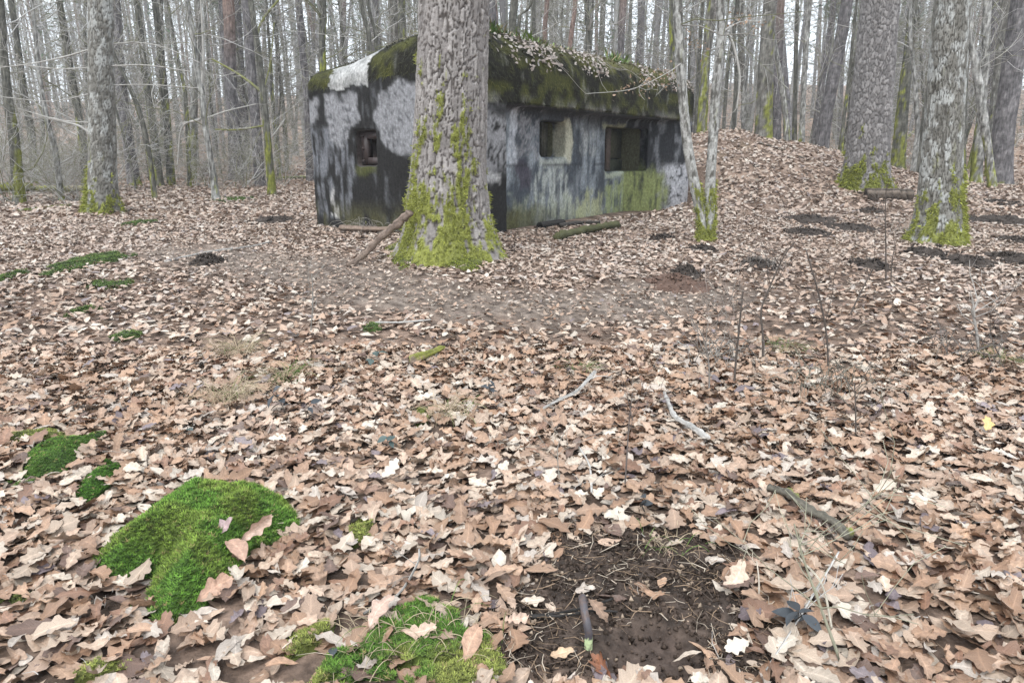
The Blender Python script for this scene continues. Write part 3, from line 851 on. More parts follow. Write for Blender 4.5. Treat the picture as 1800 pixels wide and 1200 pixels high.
def sheen_drift_cols(P, r):
    """leaf colours: grazing sky sheen painted in, paler and greyer with distance; browner in drifts"""
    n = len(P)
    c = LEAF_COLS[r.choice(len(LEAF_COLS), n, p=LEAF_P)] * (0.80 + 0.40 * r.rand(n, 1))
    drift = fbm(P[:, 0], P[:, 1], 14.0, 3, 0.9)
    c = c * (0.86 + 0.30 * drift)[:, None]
    return lerp(c, (0.46, 0.41, 0.37), np.clip(sstep(3.0, 9, P[:, 1]) * 0.32 + 0.5 * (drift - 0.5), 0, 0.5))  # sky sheen put into the colour, growing with distance
def litter():
    r = np.random.RandomState(77)
    def place(n, y0, y1, lift, tilt, s0, s1, thin=0.12):
        x, y = wedge(n, y0, y1, r)
        den = 1 - bare(x, y)
        den = den * (1 - thin * path_mask(x, y)) * (0.72 + 0.28 * sstep(0.3, 0.5, fbm(x, y, 8.8, 2, 1.4)))
        k = r.rand(len(x)) < den
        x, y = x[k], y[k]
        N = ground_normal(x, y) + tilt * r.randn(len(x), 3)
        P = np.stack([x, y, G(x, y) + 0.004 + lift * r.rand(len(x))], 1)
        sz = (s0 + (s1 - s0) * r.rand(len(x)) ** 1.3) * np.where(path_mask(x, y) > 0.4, 0.62, 1)
        return P, N, sz
    Pn, Nn, Sn = place(14500, 0.9, 4.7, 0.036, 0.26, 0.070, 0.140)
    # the 300 leaves that show largest lie as single pieces
    X, Y = project(Pn)
    inside = (X > 5) & (X < 1795) & (Y < 1195) & (Y > 300)
    show = np.where(inside, Sn / np.linalg.norm(Pn - CAM, axis=1), 0) * (0.6 + Pn[:, 2] - G(Pn[:, 0], Pn[:, 1]))
    big = np.argsort(-show)[:300]
    rest = np.ones(len(Pn), bool); rest[big] = False
    V1, F1, C1, L1 = scatter_leaves(Pn[rest], Nn[rest], Sn[rest], PROTO_HI, 5, sheen_drift_cols(Pn[rest], r))
    Pu, Nu, Su = place(12500, 0.9, 4.7, 0.010, 0.14, 0.05, 0.11)
    Pm, Nm, Sm = place(42000, 4.7, 13.5, 0.028, 0.26, 0.055, 0.115)
    Pm, Nm, Sm = np.concatenate([Pu, Pm]), np.concatenate([Nu, Nm]), np.concatenate([Su, Sm])
    V2, F2, C2, L2 = scatter_leaves(Pm, Nm, Sm, PROTO_MD, 6, sheen_drift_cols(Pm, r))
    Pa, Na, Sa = place(46000, 13.5, 23, 0.05, 0.40, 0.08, 0.15)
    Pf, Nf, Sf = place(70000, 23, 48, 0.05, 0.45, 0.10, 0.19)
    Pf, Nf, Sf = np.concatenate([Pa, Pf]), np.concatenate([Na, Nf]), np.concatenate([Sa, Sf])
    V3, F3, C3, L3 = scatter_leaves(Pf, Nf, Sf, PROTO_LO, 7, sheen_drift_cols(Pf, r))
    V = np.concatenate([V1, V2, V3]); C = np.concatenate([C1, C2, C3])
    F = np.concatenate([F1, F2 + len(V1), F3 + len(V1) + len(V2)])
    o = link('leaf_litter', mesh_np('leaf_litter', V, F, C, True, np.concatenate([L1, L2, L3])), 'leaf')
    tag(o, 'tan and brown fallen oak leaves covering the forest floor', 'leaf litter'); o['kind'] = 'stuff'
    meshes = []
    for k in range(50):
        pv, pf, shd, plv = PROTO_HI[k % 25]
        c = LEAF_COLS[r.choice(len(LEAF_COLS), p=LEAF_P)] * (0.85 + 0.3 * r.rand())
        me = mesh_np('leaf', pv, pf, c[None] * shd[:, None], True, plv); me.materials.append(M['leaf']); meshes.append(me)
    B = basis(Nn[big], r.rand(300) * 6.283)
    from mathutils import Matrix
    for q, i in enumerate(big):
        l = link('leaf', meshes[q % 50], None, o)
        m = Matrix([list(map(float, B[q][a])) for a in range(3)])
        l.rotation_mode = 'QUATERNION'; l.rotation_quaternion = m.to_quaternion()
        l.location = [float(a) for a in Pn[i]]; l.scale = [float(Sn[i])] * 3
    # roof leaves
    P, N = ROOF_LEAVES
    n = len(P)
    V, F, C, L = scatter_leaves(P, N, 0.05 + 0.06 * r.rand(n), PROTO_MD, 9)
    C = lerp(C, (0.40, 0.375, 0.355), 0.6 * np.ones(len(C)))
    ro = link('leaf_litter', mesh_np('roof_leaf_litter', V, F, C, True, L), 'leaf', BUNKER); ro['kind'] = 'stuff'
litter()

def single_leaf(px, py, size, col, label, tilt=(0, 0, 1), yaw=0.0, lift=0.02, k=0, curl=1.0):
    p = ground_at(px, py)
    pv, pf, shd, plv = leaf_shape(17, 900 + k)
    pv = pv * np.array([1, 1, curl])
    B = basis(np.array([tilt], float), np.array([yaw]))[0]
    V = pv @ B.T * size
    V[:, 2] -= V[:, 2].min()
    o = link('oak_leaf', mesh_np('oak_leaf', V, pf, np.array(col)[None] * shd[:, None], True, plv), 'leaf', None, (p[0], p[1], p[2] + lift))
    tag(o, label, 'leaf')

# ------------------------------------------------------------------ moss
FROND_T = np.linspace(0, 1, 6)[:-1] * 2 * math.pi
def moss_patch(P, hgt, col, label, dense, fr, seed, col2=None, group=None):
    """a bed of moss with a lumpy skin and many little stars standing on it"""
    r = np.random.RandomState(seed)
    c = P.mean(0); lo, hi = P.min(0), P.max(0)
    step = max((hi - lo).max() / 42, 0.008)
    gx, gy = np.meshgrid(np.arange(lo[0] - step, hi[0] + 2 * step, step), np.arange(lo[1] - step, hi[1] + 2 * step, step))
    def height(x, y):
        ins = inpoly(x, y, P); ds = polydist(x, y, P)
        thin_ = 0.05 * sstep(0.48, 0.60, fbm(x, y, 12.0, 3, 6.5)) * (hgt < 0.1) * sstep(0.35, 0.05, ds)
        return -thin_ + np.where(ins, hgt * sstep(0, hgt * 1.3 + 0.03, ds) ** 0.8 + 0.012 + 0.55 * hgt * (fbm(x, y, 4.4, 3, 9.0) - 0.5), -0.03)
    z0 = G(c[0], c[1])
    base = np.array([c[0], c[1], float(z0)])
    x, y = gx.ravel(), gy.ravel()
    z = G(x, y) + height(x, y)
    root = thing('moss_patch' if hgt < 0.05 else 'moss_cushion', label, 'moss', base, group)
    nr, na = gx.shape
    i = np.arange(nr - 1)[:, None] * na; j = np.arange(na - 1)[None]
    F = np.stack([i + j, i + j + 1, i + na + j + 1, i + na + j], -1).reshape(-1, 4)
    keep = (height(x, y) > -0.02)
    F = F[keep[F].any(1)]
    cA = np.array(col, float)
    mix = sstep(0.40, 0.62, fbm(x, y, 7.0, 3, 7.0))
    cB = np.array(col2 if col2 is not None else col, float)
    Cb = lerp(np.broadcast_to(cA * 0.4, (len(x), 3)), cB * 0.4, mix)
    bed = link('moss_bed', mesh_np('moss_bed', np.stack([x, y, z], 1) - base, F, Cb), 'moss', root)
    if hgt < 0.1:
        bed['kind'] = 'stuff'
    area = abs(0.5 * sum(P[k - 1][0] * P[k][1] - P[k][0] * P[k - 1][1] for k in range(len(P))))
    n = int(min(max(area * dense, 30), 9000))
    x = lo[0] + (hi - lo)[0] * r.rand(n * 4); y = lo[1] + (hi - lo)[1] * r.rand(n * 4)
    k = inpoly(x, y, P) & (height(x, y) > 0.0); x, y = x[k][:n], y[k][:n]; n = len(x)
    if n == 0:
        return root
    z = G(x, y) + height(x, y)
    Vs, Fs = [], []
    th0 = r.rand(n) * 6.28; sz = fr * (0.7 + 0.6 * r.rand(n))
    O = np.stack([x, y, z], 1) - base
    tip = []
    for q, t in enumerate(FROND_T):
        a = th0 + t; el = 0.35 + 0.7 * r.rand(n)
        dx = np.stack([np.cos(a) * np.cos(el), np.sin(a) * np.cos(el), np.sin(el)], 1)
        sd = np.stack([-np.sin(a), np.cos(a), np.zeros(n)], 1)
        up = np.array([0, 0, 1.0]) * (sz * 0.5)[:, None]
        Vs.append(np.stack([O + up * 0.3 - sd * (sz * 0.16)[:, None], O + up * 0.3 + sd * (sz * 0.16)[:, None], O + up * 0.3 + dx * sz[:, None]], 1))
    V = np.stack(Vs, 1).reshape(-1, 3)
    mixf = sstep(0.40, 0.62, fbm(x, y, 7.0, 3, 7.0))
    cf = lerp(np.broadcast_to(cA, (n, 3)), cB, mixf) * (0.35 + 1.35 * r.rand(n, 1) ** 1.3)
    dead = r.rand(n) < 0.035; cf[dead] = (0.34, 0.27, 0.12)
    o = link('moss_fronds', mesh_np('moss_fronds', V, np.arange(len(V)).reshape(-1, 3), np.repeat(cf, 15, 0), False), 'moss', root)
    o['kind'] = 'stuff'
    return root

GREEN, LIME, OLIVE = (0.12, 0.235, 0.036), (0.23, 0.255, 0.065), (0.14, 0.165, 0.045)
moss_patch(MOSS_G['cushion'], 0.125, GREEN, 'big domed bright green moss cushion among leaves, lower left', 32000, 0.015, 1, (0.175, 0.25, 0.045))
moss_patch(MOSS_G['broad'], 0.016, (0.10, 0.195, 0.032), 'wide ragged moss carpet at the bottom edge, green and yellow mixed', 20000, 0.0135, 2, LIME)
moss_patch(MOSS_G['bank'], 0.045, (0.07, 0.135, 0.025), 'dark green moss mat at the left edge behind the big cushion', 22000, 0.009, 3, (0.10, 0.19, 0.03))
moss_patch(MOSS_G['hook'], 0.035, (0.07, 0.16, 0.02), 'small narrow green moss strip just behind the big cushion', 22000, 0.009, 4)
blob_lab = ['broad flat green moss patch on the leaves before the left oak', 'green moss patch cut by the left edge at mid height', 'thin streak of green moss just below the broad flat patch',
            'small green moss patch halfway between oak and dark moss mat', 'small dark green moss patch left of the withered grass', 'tiny green moss spot left of the broad flat patch',
            'yellow-green feathery moss patch right of the big cushion', 'bright green moss tuft at the left rim of the bare soil', 'round olive moss tuft amid leaves near the picture centre',
            'sparse pale moss patch at the left edge below the big cushion', 'yellow-green moss film at the left edge above the dark mat', 'green moss patch at the right foot of the left oak',
            'green moss tuft on the worn path before the big trunk', 'green moss spill at the lower tip of the big cushion', 'small yellow-green moss ball left of the cushion tip',
            'far green moss strip on the floor left of the bunker', 'thin yellow moss patch between big cushion and bottom carpet', 'yellow-green moss patch in the bottom left corner', 'pale moss lump beside the mossy log at left']
for i, (b, P) in enumerate(zip(MOSS_BLOBS, MOSS_BG)):
    yel = i in (6, 8, 10, 14, 16, 17, 9, 18)
    d = float(P.mean(0)[1])
    moss_patch(P, 0.025 if d < 4 else 0.03, LIME if yel else (0.105, 0.165, 0.04), blob_lab[i], 16000 if d < 4 else 2500, 0.010 if d < 4 else 0.022, 40 + i, OLIVE if yel else None)

# ------------------------------------------------------------------ mole hills and soil crumbs
def molehill(P, i, brown):
    r = np.random.RandomState(60 + i)
    c = P.mean(0); base = np.array([c[0], c[1], float(G(*c))])
    n, k = 26, 9
    th = np.arange(n) * 2 * math.pi / n
    rad = np.interp(np.arange(n) * len(P) / n, np.arange(len(P) + 1), np.append(np.hypot(*(P - c).T), np.hypot(*(P[0] - c))))
    V, h = [], 0.04 + 0.05 * r.rand()
    for q in range(k):
        f = 1 - q / k
        x = c[0] + rad * f * np.cos(th) ; y = c[1] + rad * f * np.sin(th)
        z = G(x, y) - 0.012 + (h * (1 - f ** 2) + 0.07 * (fbm(x, y, 3.0, 3, 16) - 0.5) * sstep(0, .3, 1 - f + .08)) + 0.02 * sstep(0, .2, 1 - f)
        V.append(np.stack([x, y, z], 1))
    V = np.concatenate(V + [np.array([[c[0], c[1], base[2] + h]])]) - base
    F = []
    for q in range(k - 1):
        for j in range(n):
            j2 = (j + 1) % n
            F += [(q * n + j, q * n + j2, (q + 1) * n + j2), (q * n + j, (q + 1) * n + j2, (q + 1) * n + j)]
    F += [((k - 1) * n + j, (k - 1) * n + (j + 1) % n, k * n) for j in range(n)]
    V[:-1] += 0.018 * r.randn(len(V) - 1, 3) * np.array([1, 1, .8]) * (np.arange(len(V) - 1) >= n)[:, None]
    col = np.array((0.13, 0.085, 0.066) if brown else (0.062, 0.051, 0.044))
    C = col * (0.7 + 0.6 * r.rand(len(V), 1))
    o = link('molehill', mesh_np('molehill', V, np.array(F), C, False), 'soil', None, base)
    m = 90
    T = np.array([(1, 0, -.4), (-.5, .87, -.4), (-.5, -.87, -.4), (0, 0, .9), (.5, .5, .5)])
    TF = np.array([(0, 1, 4), (1, 3, 4), (3, 0, 4), (1, 2, 3), (2, 0, 3), (0, 2, 1)])
    pk = V[r.randint(len(V), size=m)] * np.array([1.12, 1.12, 1]) + 0.02 * r.randn(m, 3); pk[:, 2] = np.abs(pk[:, 2]) * 0.9
    B = basis(r.randn(m, 3), r.rand(m) * 6.28); sz = 0.01 + 0.022 * r.rand(m) ** 2
    W = np.einsum('nij,kj->nki', B, T) * sz[:, None, None] + pk[:, None]
    c = link('clods', mesh_np('clods', W.reshape(-1, 3), (TF[None] + (np.arange(m) * 5)[:, None, None]).reshape(-1, 3), np.repeat(col * (0.5 + 1.1 * r.rand(m, 1)), 5, 0), False), 'soil', o)
    c['kind'] = 'stuff'
    return o
ML = ['reddish brown heap of dug earth on the leaves, right of centre', 'black dug earth just behind the reddish brown heap', 'small dark earth scrape before the mossy beam', 'dark earth heap right of the twin birch, farther of a pair',
      'dark earth heap between twin birch and lichened oak', 'low dark earth heap nearest the twin birch', 'small dark earth heap below the sawn log', 'black earth heap before the lichened oak, beside a thin sapling', 'dark earth heap behind the upright bare shoots',
      'black earth heap touching the right side of the lichened oak', 'black earth heap right of the lichened oak near the edge', 'small far black earth heap behind the lichened oak', 'wide black earth heap in front of the lichened oak, right', 'thin dark earth patch at the lichened oak foot',
      'black earth heap cut by the right edge, farther one', 'black earth heap cut by the right edge, nearer one', 'low dark earth heap before the bunker embrasure', 'dark earth patch on the path left of the fallen branch', 'small dark earth patch right of the twin birch foot']
for i, P in enumerate(MOLE_G):
    tag(molehill(P, i, MOLES[i][4]), ML[i], 'molehill', 'heaps of dug earth')

def crumbs():
    r = np.random.RandomState(8)
    n = 5200
    lo, hi = SOIL_POLY.min(0), SOIL_POLY.max(0)
    x = lo[0] + (hi - lo)[0] * r.rand(n * 2); y = lo[1] + (hi - lo)[1] * r.rand(n * 2)
    k = inpoly(x, y, SOIL_POLY) & ((r.rand(n * 2) < 0.4) | ~inpoly(x, y, SOIL_CORE)); x, y = x[k][:n], y[k][:n]
    for P in MOLE_G:
        m = 110; l2, h2 = P.min(0), P.max(0)
        a = l2[0] + (h2 - l2)[0] * r.rand(m); b = l2[1] + (h2 - l2)[1] * r.rand(m)
    n = len(x)
    T = np.array([(1, 0, -.4), (-.5, .87, -.4), (-.5, -.87, -.4), (0, 0, .9), (.5, .5, .5)])
    TF = np.array([(0, 1, 4), (1, 3, 4), (3, 0, 4), (1, 2, 3), (2, 0, 3), (0, 2, 1)])
    B = basis(r.randn(n, 3), r.rand(n) * 6.28)
    sz = 0.002 + 0.011 * r.rand(n) ** 3
    core = inpoly(x, y, SOIL_CORE) * np.clip(polydist(x, y, SOIL_CORE) / 0.06, 0, 1)
    P = np.stack([x, y, G(x, y) - 0.035 * core + sz * 0.3 + 0.004], 1)
    V = np.einsum('nij,kj->nki', B, T) * sz[:, None, None] + P[:, None]
    F = TF[None] + (np.arange(n) * 5)[:, None, None]
    C = np.array((0.070, 0.051, 0.040)) * (0.4 + 1.2 * r.rand(n, 1))
    pale = r.rand(n) < 0.06
    C[pale] = (0.35, 0.27, 0.2)
    o = link('soil_crumbs', mesh_np('soil_crumbs', V.reshape(-1, 3), F.reshape(-1, 3), np.repeat(C, 5, 0), False), 'soil')
    tag(o, 'loose dark soil crumbs on the bare scraped patch', 'soil'); o['kind'] = 'stuff'
crumbs()

def twig_litter():
    """needles, stalks and broken twigs between the leaves"""
    r = np.random.RandomState(18)
    A = Acc()
    x1, y1 = wedge(5000, 1.0, 8.5, r)
    lo, hi = SOIL_POLY.min(0), SOIL_POLY.max(0)
    x2 = lo[0] + (hi - lo)[0] * r.rand(1500); y2 = lo[1] + (hi - lo)[1] * r.rand(1500)
    k = inpoly(x2, y2, SOIL_POLY) & ~inpoly(x2, y2, SOIL_CORE)
    x = np.concatenate([x1, x2[k]]); y = np.concatenate([y1, y2[k]])
    n = len(x); z = G(x, y) + 0.012 + 0.03 * r.rand(n); z[len(x1):] -= 0.015
    L = 0.02 + 0.09 * r.rand(n) ** 2; az = r.rand(n) * 6.28
    D = np.stack([np.cos(az), np.sin(az), 0.25 * r.randn(n)], 1)
    S = np.stack([-np.sin(az), np.cos(az), np.zeros(n)], 1); rad = 0.0005 + 0.0012 * r.rand(n)
    P = np.stack([x, y, z], 1)
    mid = P + S * (0.15 * L * r.randn(n))[:, None]
    Vs = []
    for q, f in ((P - D * L[:, None] / 2, 1.0), (mid, 1.0), (P + D * L[:, None] / 2, 0.5)):
        for th in (0, 2.09, 4.19):
            Vs.append(q + (S * math.cos(th) + np.array([0, 0, 1.0]) * math.sin(th)) * (rad * f)[:, None])
    V = np.stack(Vs, 1).reshape(-1, 3)
    F = []
    for a in (0, 3):
        for j in range(3):
            F.append((a + j, a + (j + 1) % 3, a + 3 + (j + 1) % 3, a + 3 + j))
    F = (np.array(F)[None] + (np.arange(n) * 9)[:, None, None]).reshape(-1, 4)
    pal = np.array([(0.40, 0.37, 0.34), (0.10, 0.075, 0.06), (0.30, 0.21, 0.14), (0.5, 0.42, 0.33)])
    ci = r.randint(4, size=n); ci[len(x1):] = r.choice([1, 1, 2, 2, 3], size=n - len(x1))
    C = np.repeat(pal[ci], 9, 0)
    o = link('twig_litter', mesh_np('twig_litter', V, F, C), 'twig')
    tag(o, 'fine twigs, stalks and needles strewn over the forest floor', 'twig litter'); o['kind'] = 'stuff'
twig_litter()

# ------------------------------------------------------------------ trees
MOSSC = np.array((0.235, 0.25, 0.05))
KINDS = {   # fissure, plate a, plate b, cell width, cell height, depth of relief
    'pine':   ((0.092, 0.078, 0.070), (0.225, 0.205, 0.192), (0.32, 0.295, 0.277), 0.066, 0.24, 0.027),
    'fpine':  ((0.065, 0.060, 0.061), (0.148, 0.139, 0.140), (0.210, 0.197, 0.197), 0.055, 0.11, 0.016),
    'gpine':  ((0.080, 0.074, 0.071), (0.170, 0.158, 0.152), (0.275, 0.258, 0.248), 0.072, 0.135, 0.022),
    'oak':    ((0.068, 0.062, 0.052), (0.165, 0.157, 0.137), (0.24, 0.232, 0.208), 0.042, 0.16, 0.018),
    'birch':  ((0.13, 0.12, 0.105), (0.27, 0.265, 0.245), (0.44, 0.435, 0.41), 0.05, 0.05, 0.005),
    'mossy':  ((0.052, 0.050, 0.042), (0.115, 0.112, 0.095), (0.170, 0.165, 0.14), 0.05, 0.09, 0.006),
}
def trunk_mesh(ctrl, kind, sides, dz, zdense, seed, moss=None, lichen=0.0, flare=0.35, lobes=5, red=None):
    """ctrl rows: x, y, z, r from the foot upwards (local). Returns V, F, C and the moss mask"""
    K = KINDS[kind]
    ctrl = np.asarray(ctrl, float)
    sp = smooth_path(ctrl, 80)
    z = np.concatenate([np.arange(ctrl[0, 2], zdense, dz), np.arange(zdense, ctrl[-1, 2], max(dz * 6, 0.35)), [ctrl[-1, 2]]])
    cx, cy, cr = (np.interp(z, sp[:, 2], sp[:, k]) for k in (0, 1, 3))
    th = np.arange(sides) * 2 * math.pi / sides
    TH, Z = np.meshgrid(th, z)
    Rr = np.repeat(cr[:, None], sides, 1)
    r0 = ctrl[0, 3]
    zz = Z - 0.0
    rs = np.random.RandomState(seed)
    ph = rs.rand(3) * 6.28
    lob = 1 + 0.5 * np.cos(lobes * TH + ph[0]) + 0.35 * np.cos((lobes - 2) * TH + ph[1])
    Rr = Rr + r0 * flare * np.exp(-np.clip(zz, 0, 9) / (r0 * 0.75)) * lob * 0.6 + r0 * 0.02 * np.cos(3 * TH + ph[2] + zz)
    na = max(int(2 * math.pi * r0 / K[3]), 5)
    wk = 1.0 if kind == 'pine' else 0.4
    wz = 0.9 * wk * (fbm(np.cos(TH) * r0 * 9, np.sin(TH) * r0 * 9, zz * 5, 3) - 0.5)
    wa = 1.1 * wk * (fbm(np.cos(TH) * r0 * 8 + 9, np.sin(TH) * r0 * 8, zz * 9, 3) - 0.5)
    f1, f2, rid = worley(np.mod(TH / (2 * math.pi) * na + wa, na), zz / K[4] + wz * 2 + 50, na, seed, 1.0)
    e = sstep(0.02, 0.17, f2 - f1)
    if sides < 40:
        e = 0.35 + 0.65 * sstep(0.35, 0.6, fbm(np.cos(TH) * r0 * 30, np.sin(TH) * r0 * 30, zz * 4, 2))
    Rr = Rr + K[5] * (e - 0.5) * (0.6 + 0.8 * rid) + K[5] * 0.5 * (fbm(np.cos(TH) * r0 * 14, np.sin(TH) * r0 * 14, zz * 14, 2) - 0.5)
    C = lerp(np.broadcast_to(np.array(K[1]), Z.shape + (3,)), K[2], sstep(0.2, 0.9, rid))
    n2 = fbm(np.cos(TH) * r0 * 7 + seed, np.sin(TH) * r0 * 7, zz * 7, 3)
    C = C * (0.75 + 0.5 * n2)[..., None]
    if kind == 'birch':
        C = lerp(C, (0.07, 0.065, 0.055), sstep(0.54, 0.66, fbm(np.cos(TH) * 2 + seed, np.sin(TH) * 2, zz * 9, 3)) * 0.85)
        C = lerp(C, K[0], (1 - e) * 0.35)
    else:
        C = lerp(C, K[0], (1 - e) * 0.9)
    if lichen:
        ln = fbm(np.cos(TH) * r0 * 9 + 4, np.sin(TH) * r0 * 9, zz * 6 + seed, 4)
        C = lerp(C, (0.50, 0.51, 0.49), sstep(0.50, 0.62, ln) * e * lichen)
    if red is not None:
        C = lerp(C, (0.29, 0.185, 0.14), sstep(red, red + 3, zz) * 0.6)
    mm = np.zeros(Z.shape)
    if moss:
        h0, h1, az, streak = moss            # full up to h0, gone at h1, side of the trunk it climbs
        side = 0.5 + 0.5 * np.cos(TH - az)
        top = h0 + (h1 - h0) * side ** 2
        n3 = fbm(np.cos(TH) * r0 * 8, np.sin(TH) * r0 * 8, zz * 2.6 + seed, 4)
        n4 = fbm(np.cos(TH) * r0 * 30, np.sin(TH) * r0 * 30, zz * 11 + seed, 3)
        mm = sstep(-0.06, 0.16, (top - zz) / max(h1, 0.3) * 0.75 + (n3 - 0.58) * 2.4 + (n4 - 0.5) * 1.3 - 0.10)
        if streak:
            mm = np.maximum(mm, sstep(0.60, 0.70, n3 * 0.7 + n4 * 0.3 + 0.11 * side - 0.06 * zz) * streak)
        Rr = Rr + mm * (0.006 + 0.022 * n4) * min(1, r0 * 4)
        C = lerp(C, MOSSC * 0.85, mm * 0.92)
        C = C * (1 + mm * (n4 - 0.5) * 0.9)[..., None]
    X = cx[:, None] + Rr * np.cos(TH); Y = cy[:, None] + Rr * np.sin(TH)
    V = np.stack([X, Y, Z], -1).reshape(-1, 3)
    nr = len(z)
    i = np.arange(nr - 1)[:, None] * sides; j = np.arange(sides)[None]; k = (j + 1) % sides
    F = np.stack([i + j, i + k, i + sides + k, i + sides + j], -1).reshape(-1, 4)
    return V, F, np.clip(C, 0.004, 0.9).reshape(-1, 3), mm.ravel(), (np.stack([np.cos(TH), np.sin(TH), 0 * TH], -1).reshape(-1, 3))

def moss_fuzz(V, N, mm, n, ln, seed, root):
    r = np.random.RandomState(seed)
    sel = np.where(mm > 0.45)[0]
    if len(sel) < 20:
        return
    pk = r.choice(sel, n)
    P, nn = V[pk], N[pk] + 0.5 * r.randn(n, 3)
    nn[:, 2] -= 0.15
    sd = np.cross(nn, r.randn(n, 3)); sd /= np.linalg.norm(sd, axis=1)[:, None] + 1e-6
    L = (ln * (0.5 + r.rand(n)))[:, None]
    P = P + 0.008 * r.randn(n, 3)
    T = np.stack([P - sd * L * 0.22, P + sd * L * 0.22, P + nn * L], 1).reshape(-1, 3)
    C = np.repeat(MOSSC * (0.7 + 0.8 * r.rand(n, 1)) * np.array((1, 1, 1)), 3, 0)
    o = link('moss', mesh_np('moss', T, np.arange(len(T)).reshape(-1, 3), C, False), 'moss', root)
    o['kind'] = 'stuff'

def grow(r, p, d, L, r0, lev, out, maxlev=2, kids=(5, 3), up=0.25):
    n = (6, 5, 4, 3)[lev]
    P = [np.array(p, float)]; d = np.array(d, float)
    for i in range(n - 1):
        d = d + 0.20 * r.randn(3) + np.array([0, 0, up * 0.22]); d /= np.linalg.norm(d)
        P.append(P[-1] + d * L / (n - 1))
    P = np.array(P)
    out.append((P, r0 * np.linspace(1, 0.3, n), lev))
    if lev < maxlev:
        for _ in range(kids[lev]):
            f = 0.25 + 0.7 * r.rand(); k = min(int(f * (n - 1)), n - 2); q = P[k] + (P[k + 1] - P[k]) * (f * (n - 1) - k)
            t = P[k + 1] - P[k]; t /= np.linalg.norm(t)
            a = t + 0.9 * r.randn(3); a /= np.linalg.norm(a)
            grow(r, q, a, L * (0.35 + 0.3 * r.rand()), r0 * 0.5, lev + 1, out, maxlev, kids, up)

TWIGC = [np.array((0.40, 0.385, 0.355)), np.array((0.29, 0.275, 0.245)), np.array((0.19, 0.19, 0.11)), np.array((0.48, 0.47, 0.45))]
def branches_mesh(name, out, r, col=None, off=(0, 0, 0)):
    A = Acc()
    for P, rad, lev in out:
        v, f = tube(P, np.maximum(rad, 0.0035), 4 if lev == 0 else 3)
        c = (TWIGC[r.randint(4)] if col is None else np.array(col)) * (0.8 + 0.4 * r.rand())
        A.add(v, f, c)
    return A.mesh(name, True, off)

def limbs(r, center, z0, z1, n, L, rad, out, kids=(5, 3), el=(0.1, 0.8), azc=None, azs=9, maxlev=2):
    for _ in range(n):
        z = z0 + (z1 - z0) * r.rand(); az = r.rand() * 6.283 if azc is None else azc + azs * r.randn()
        e = el[0] + (el[1] - el[0]) * r.rand()
        c = center(z)
        grow(r, (c[0], c[1], z), (math.cos(az) * math.cos(e), math.sin(az) * math.cos(e), math.sin(e)), L * (0.5 + 0.8 * r.rand()), rad * (0.6 + 0.6 * r.rand()), 0, out, maxlev, kids)

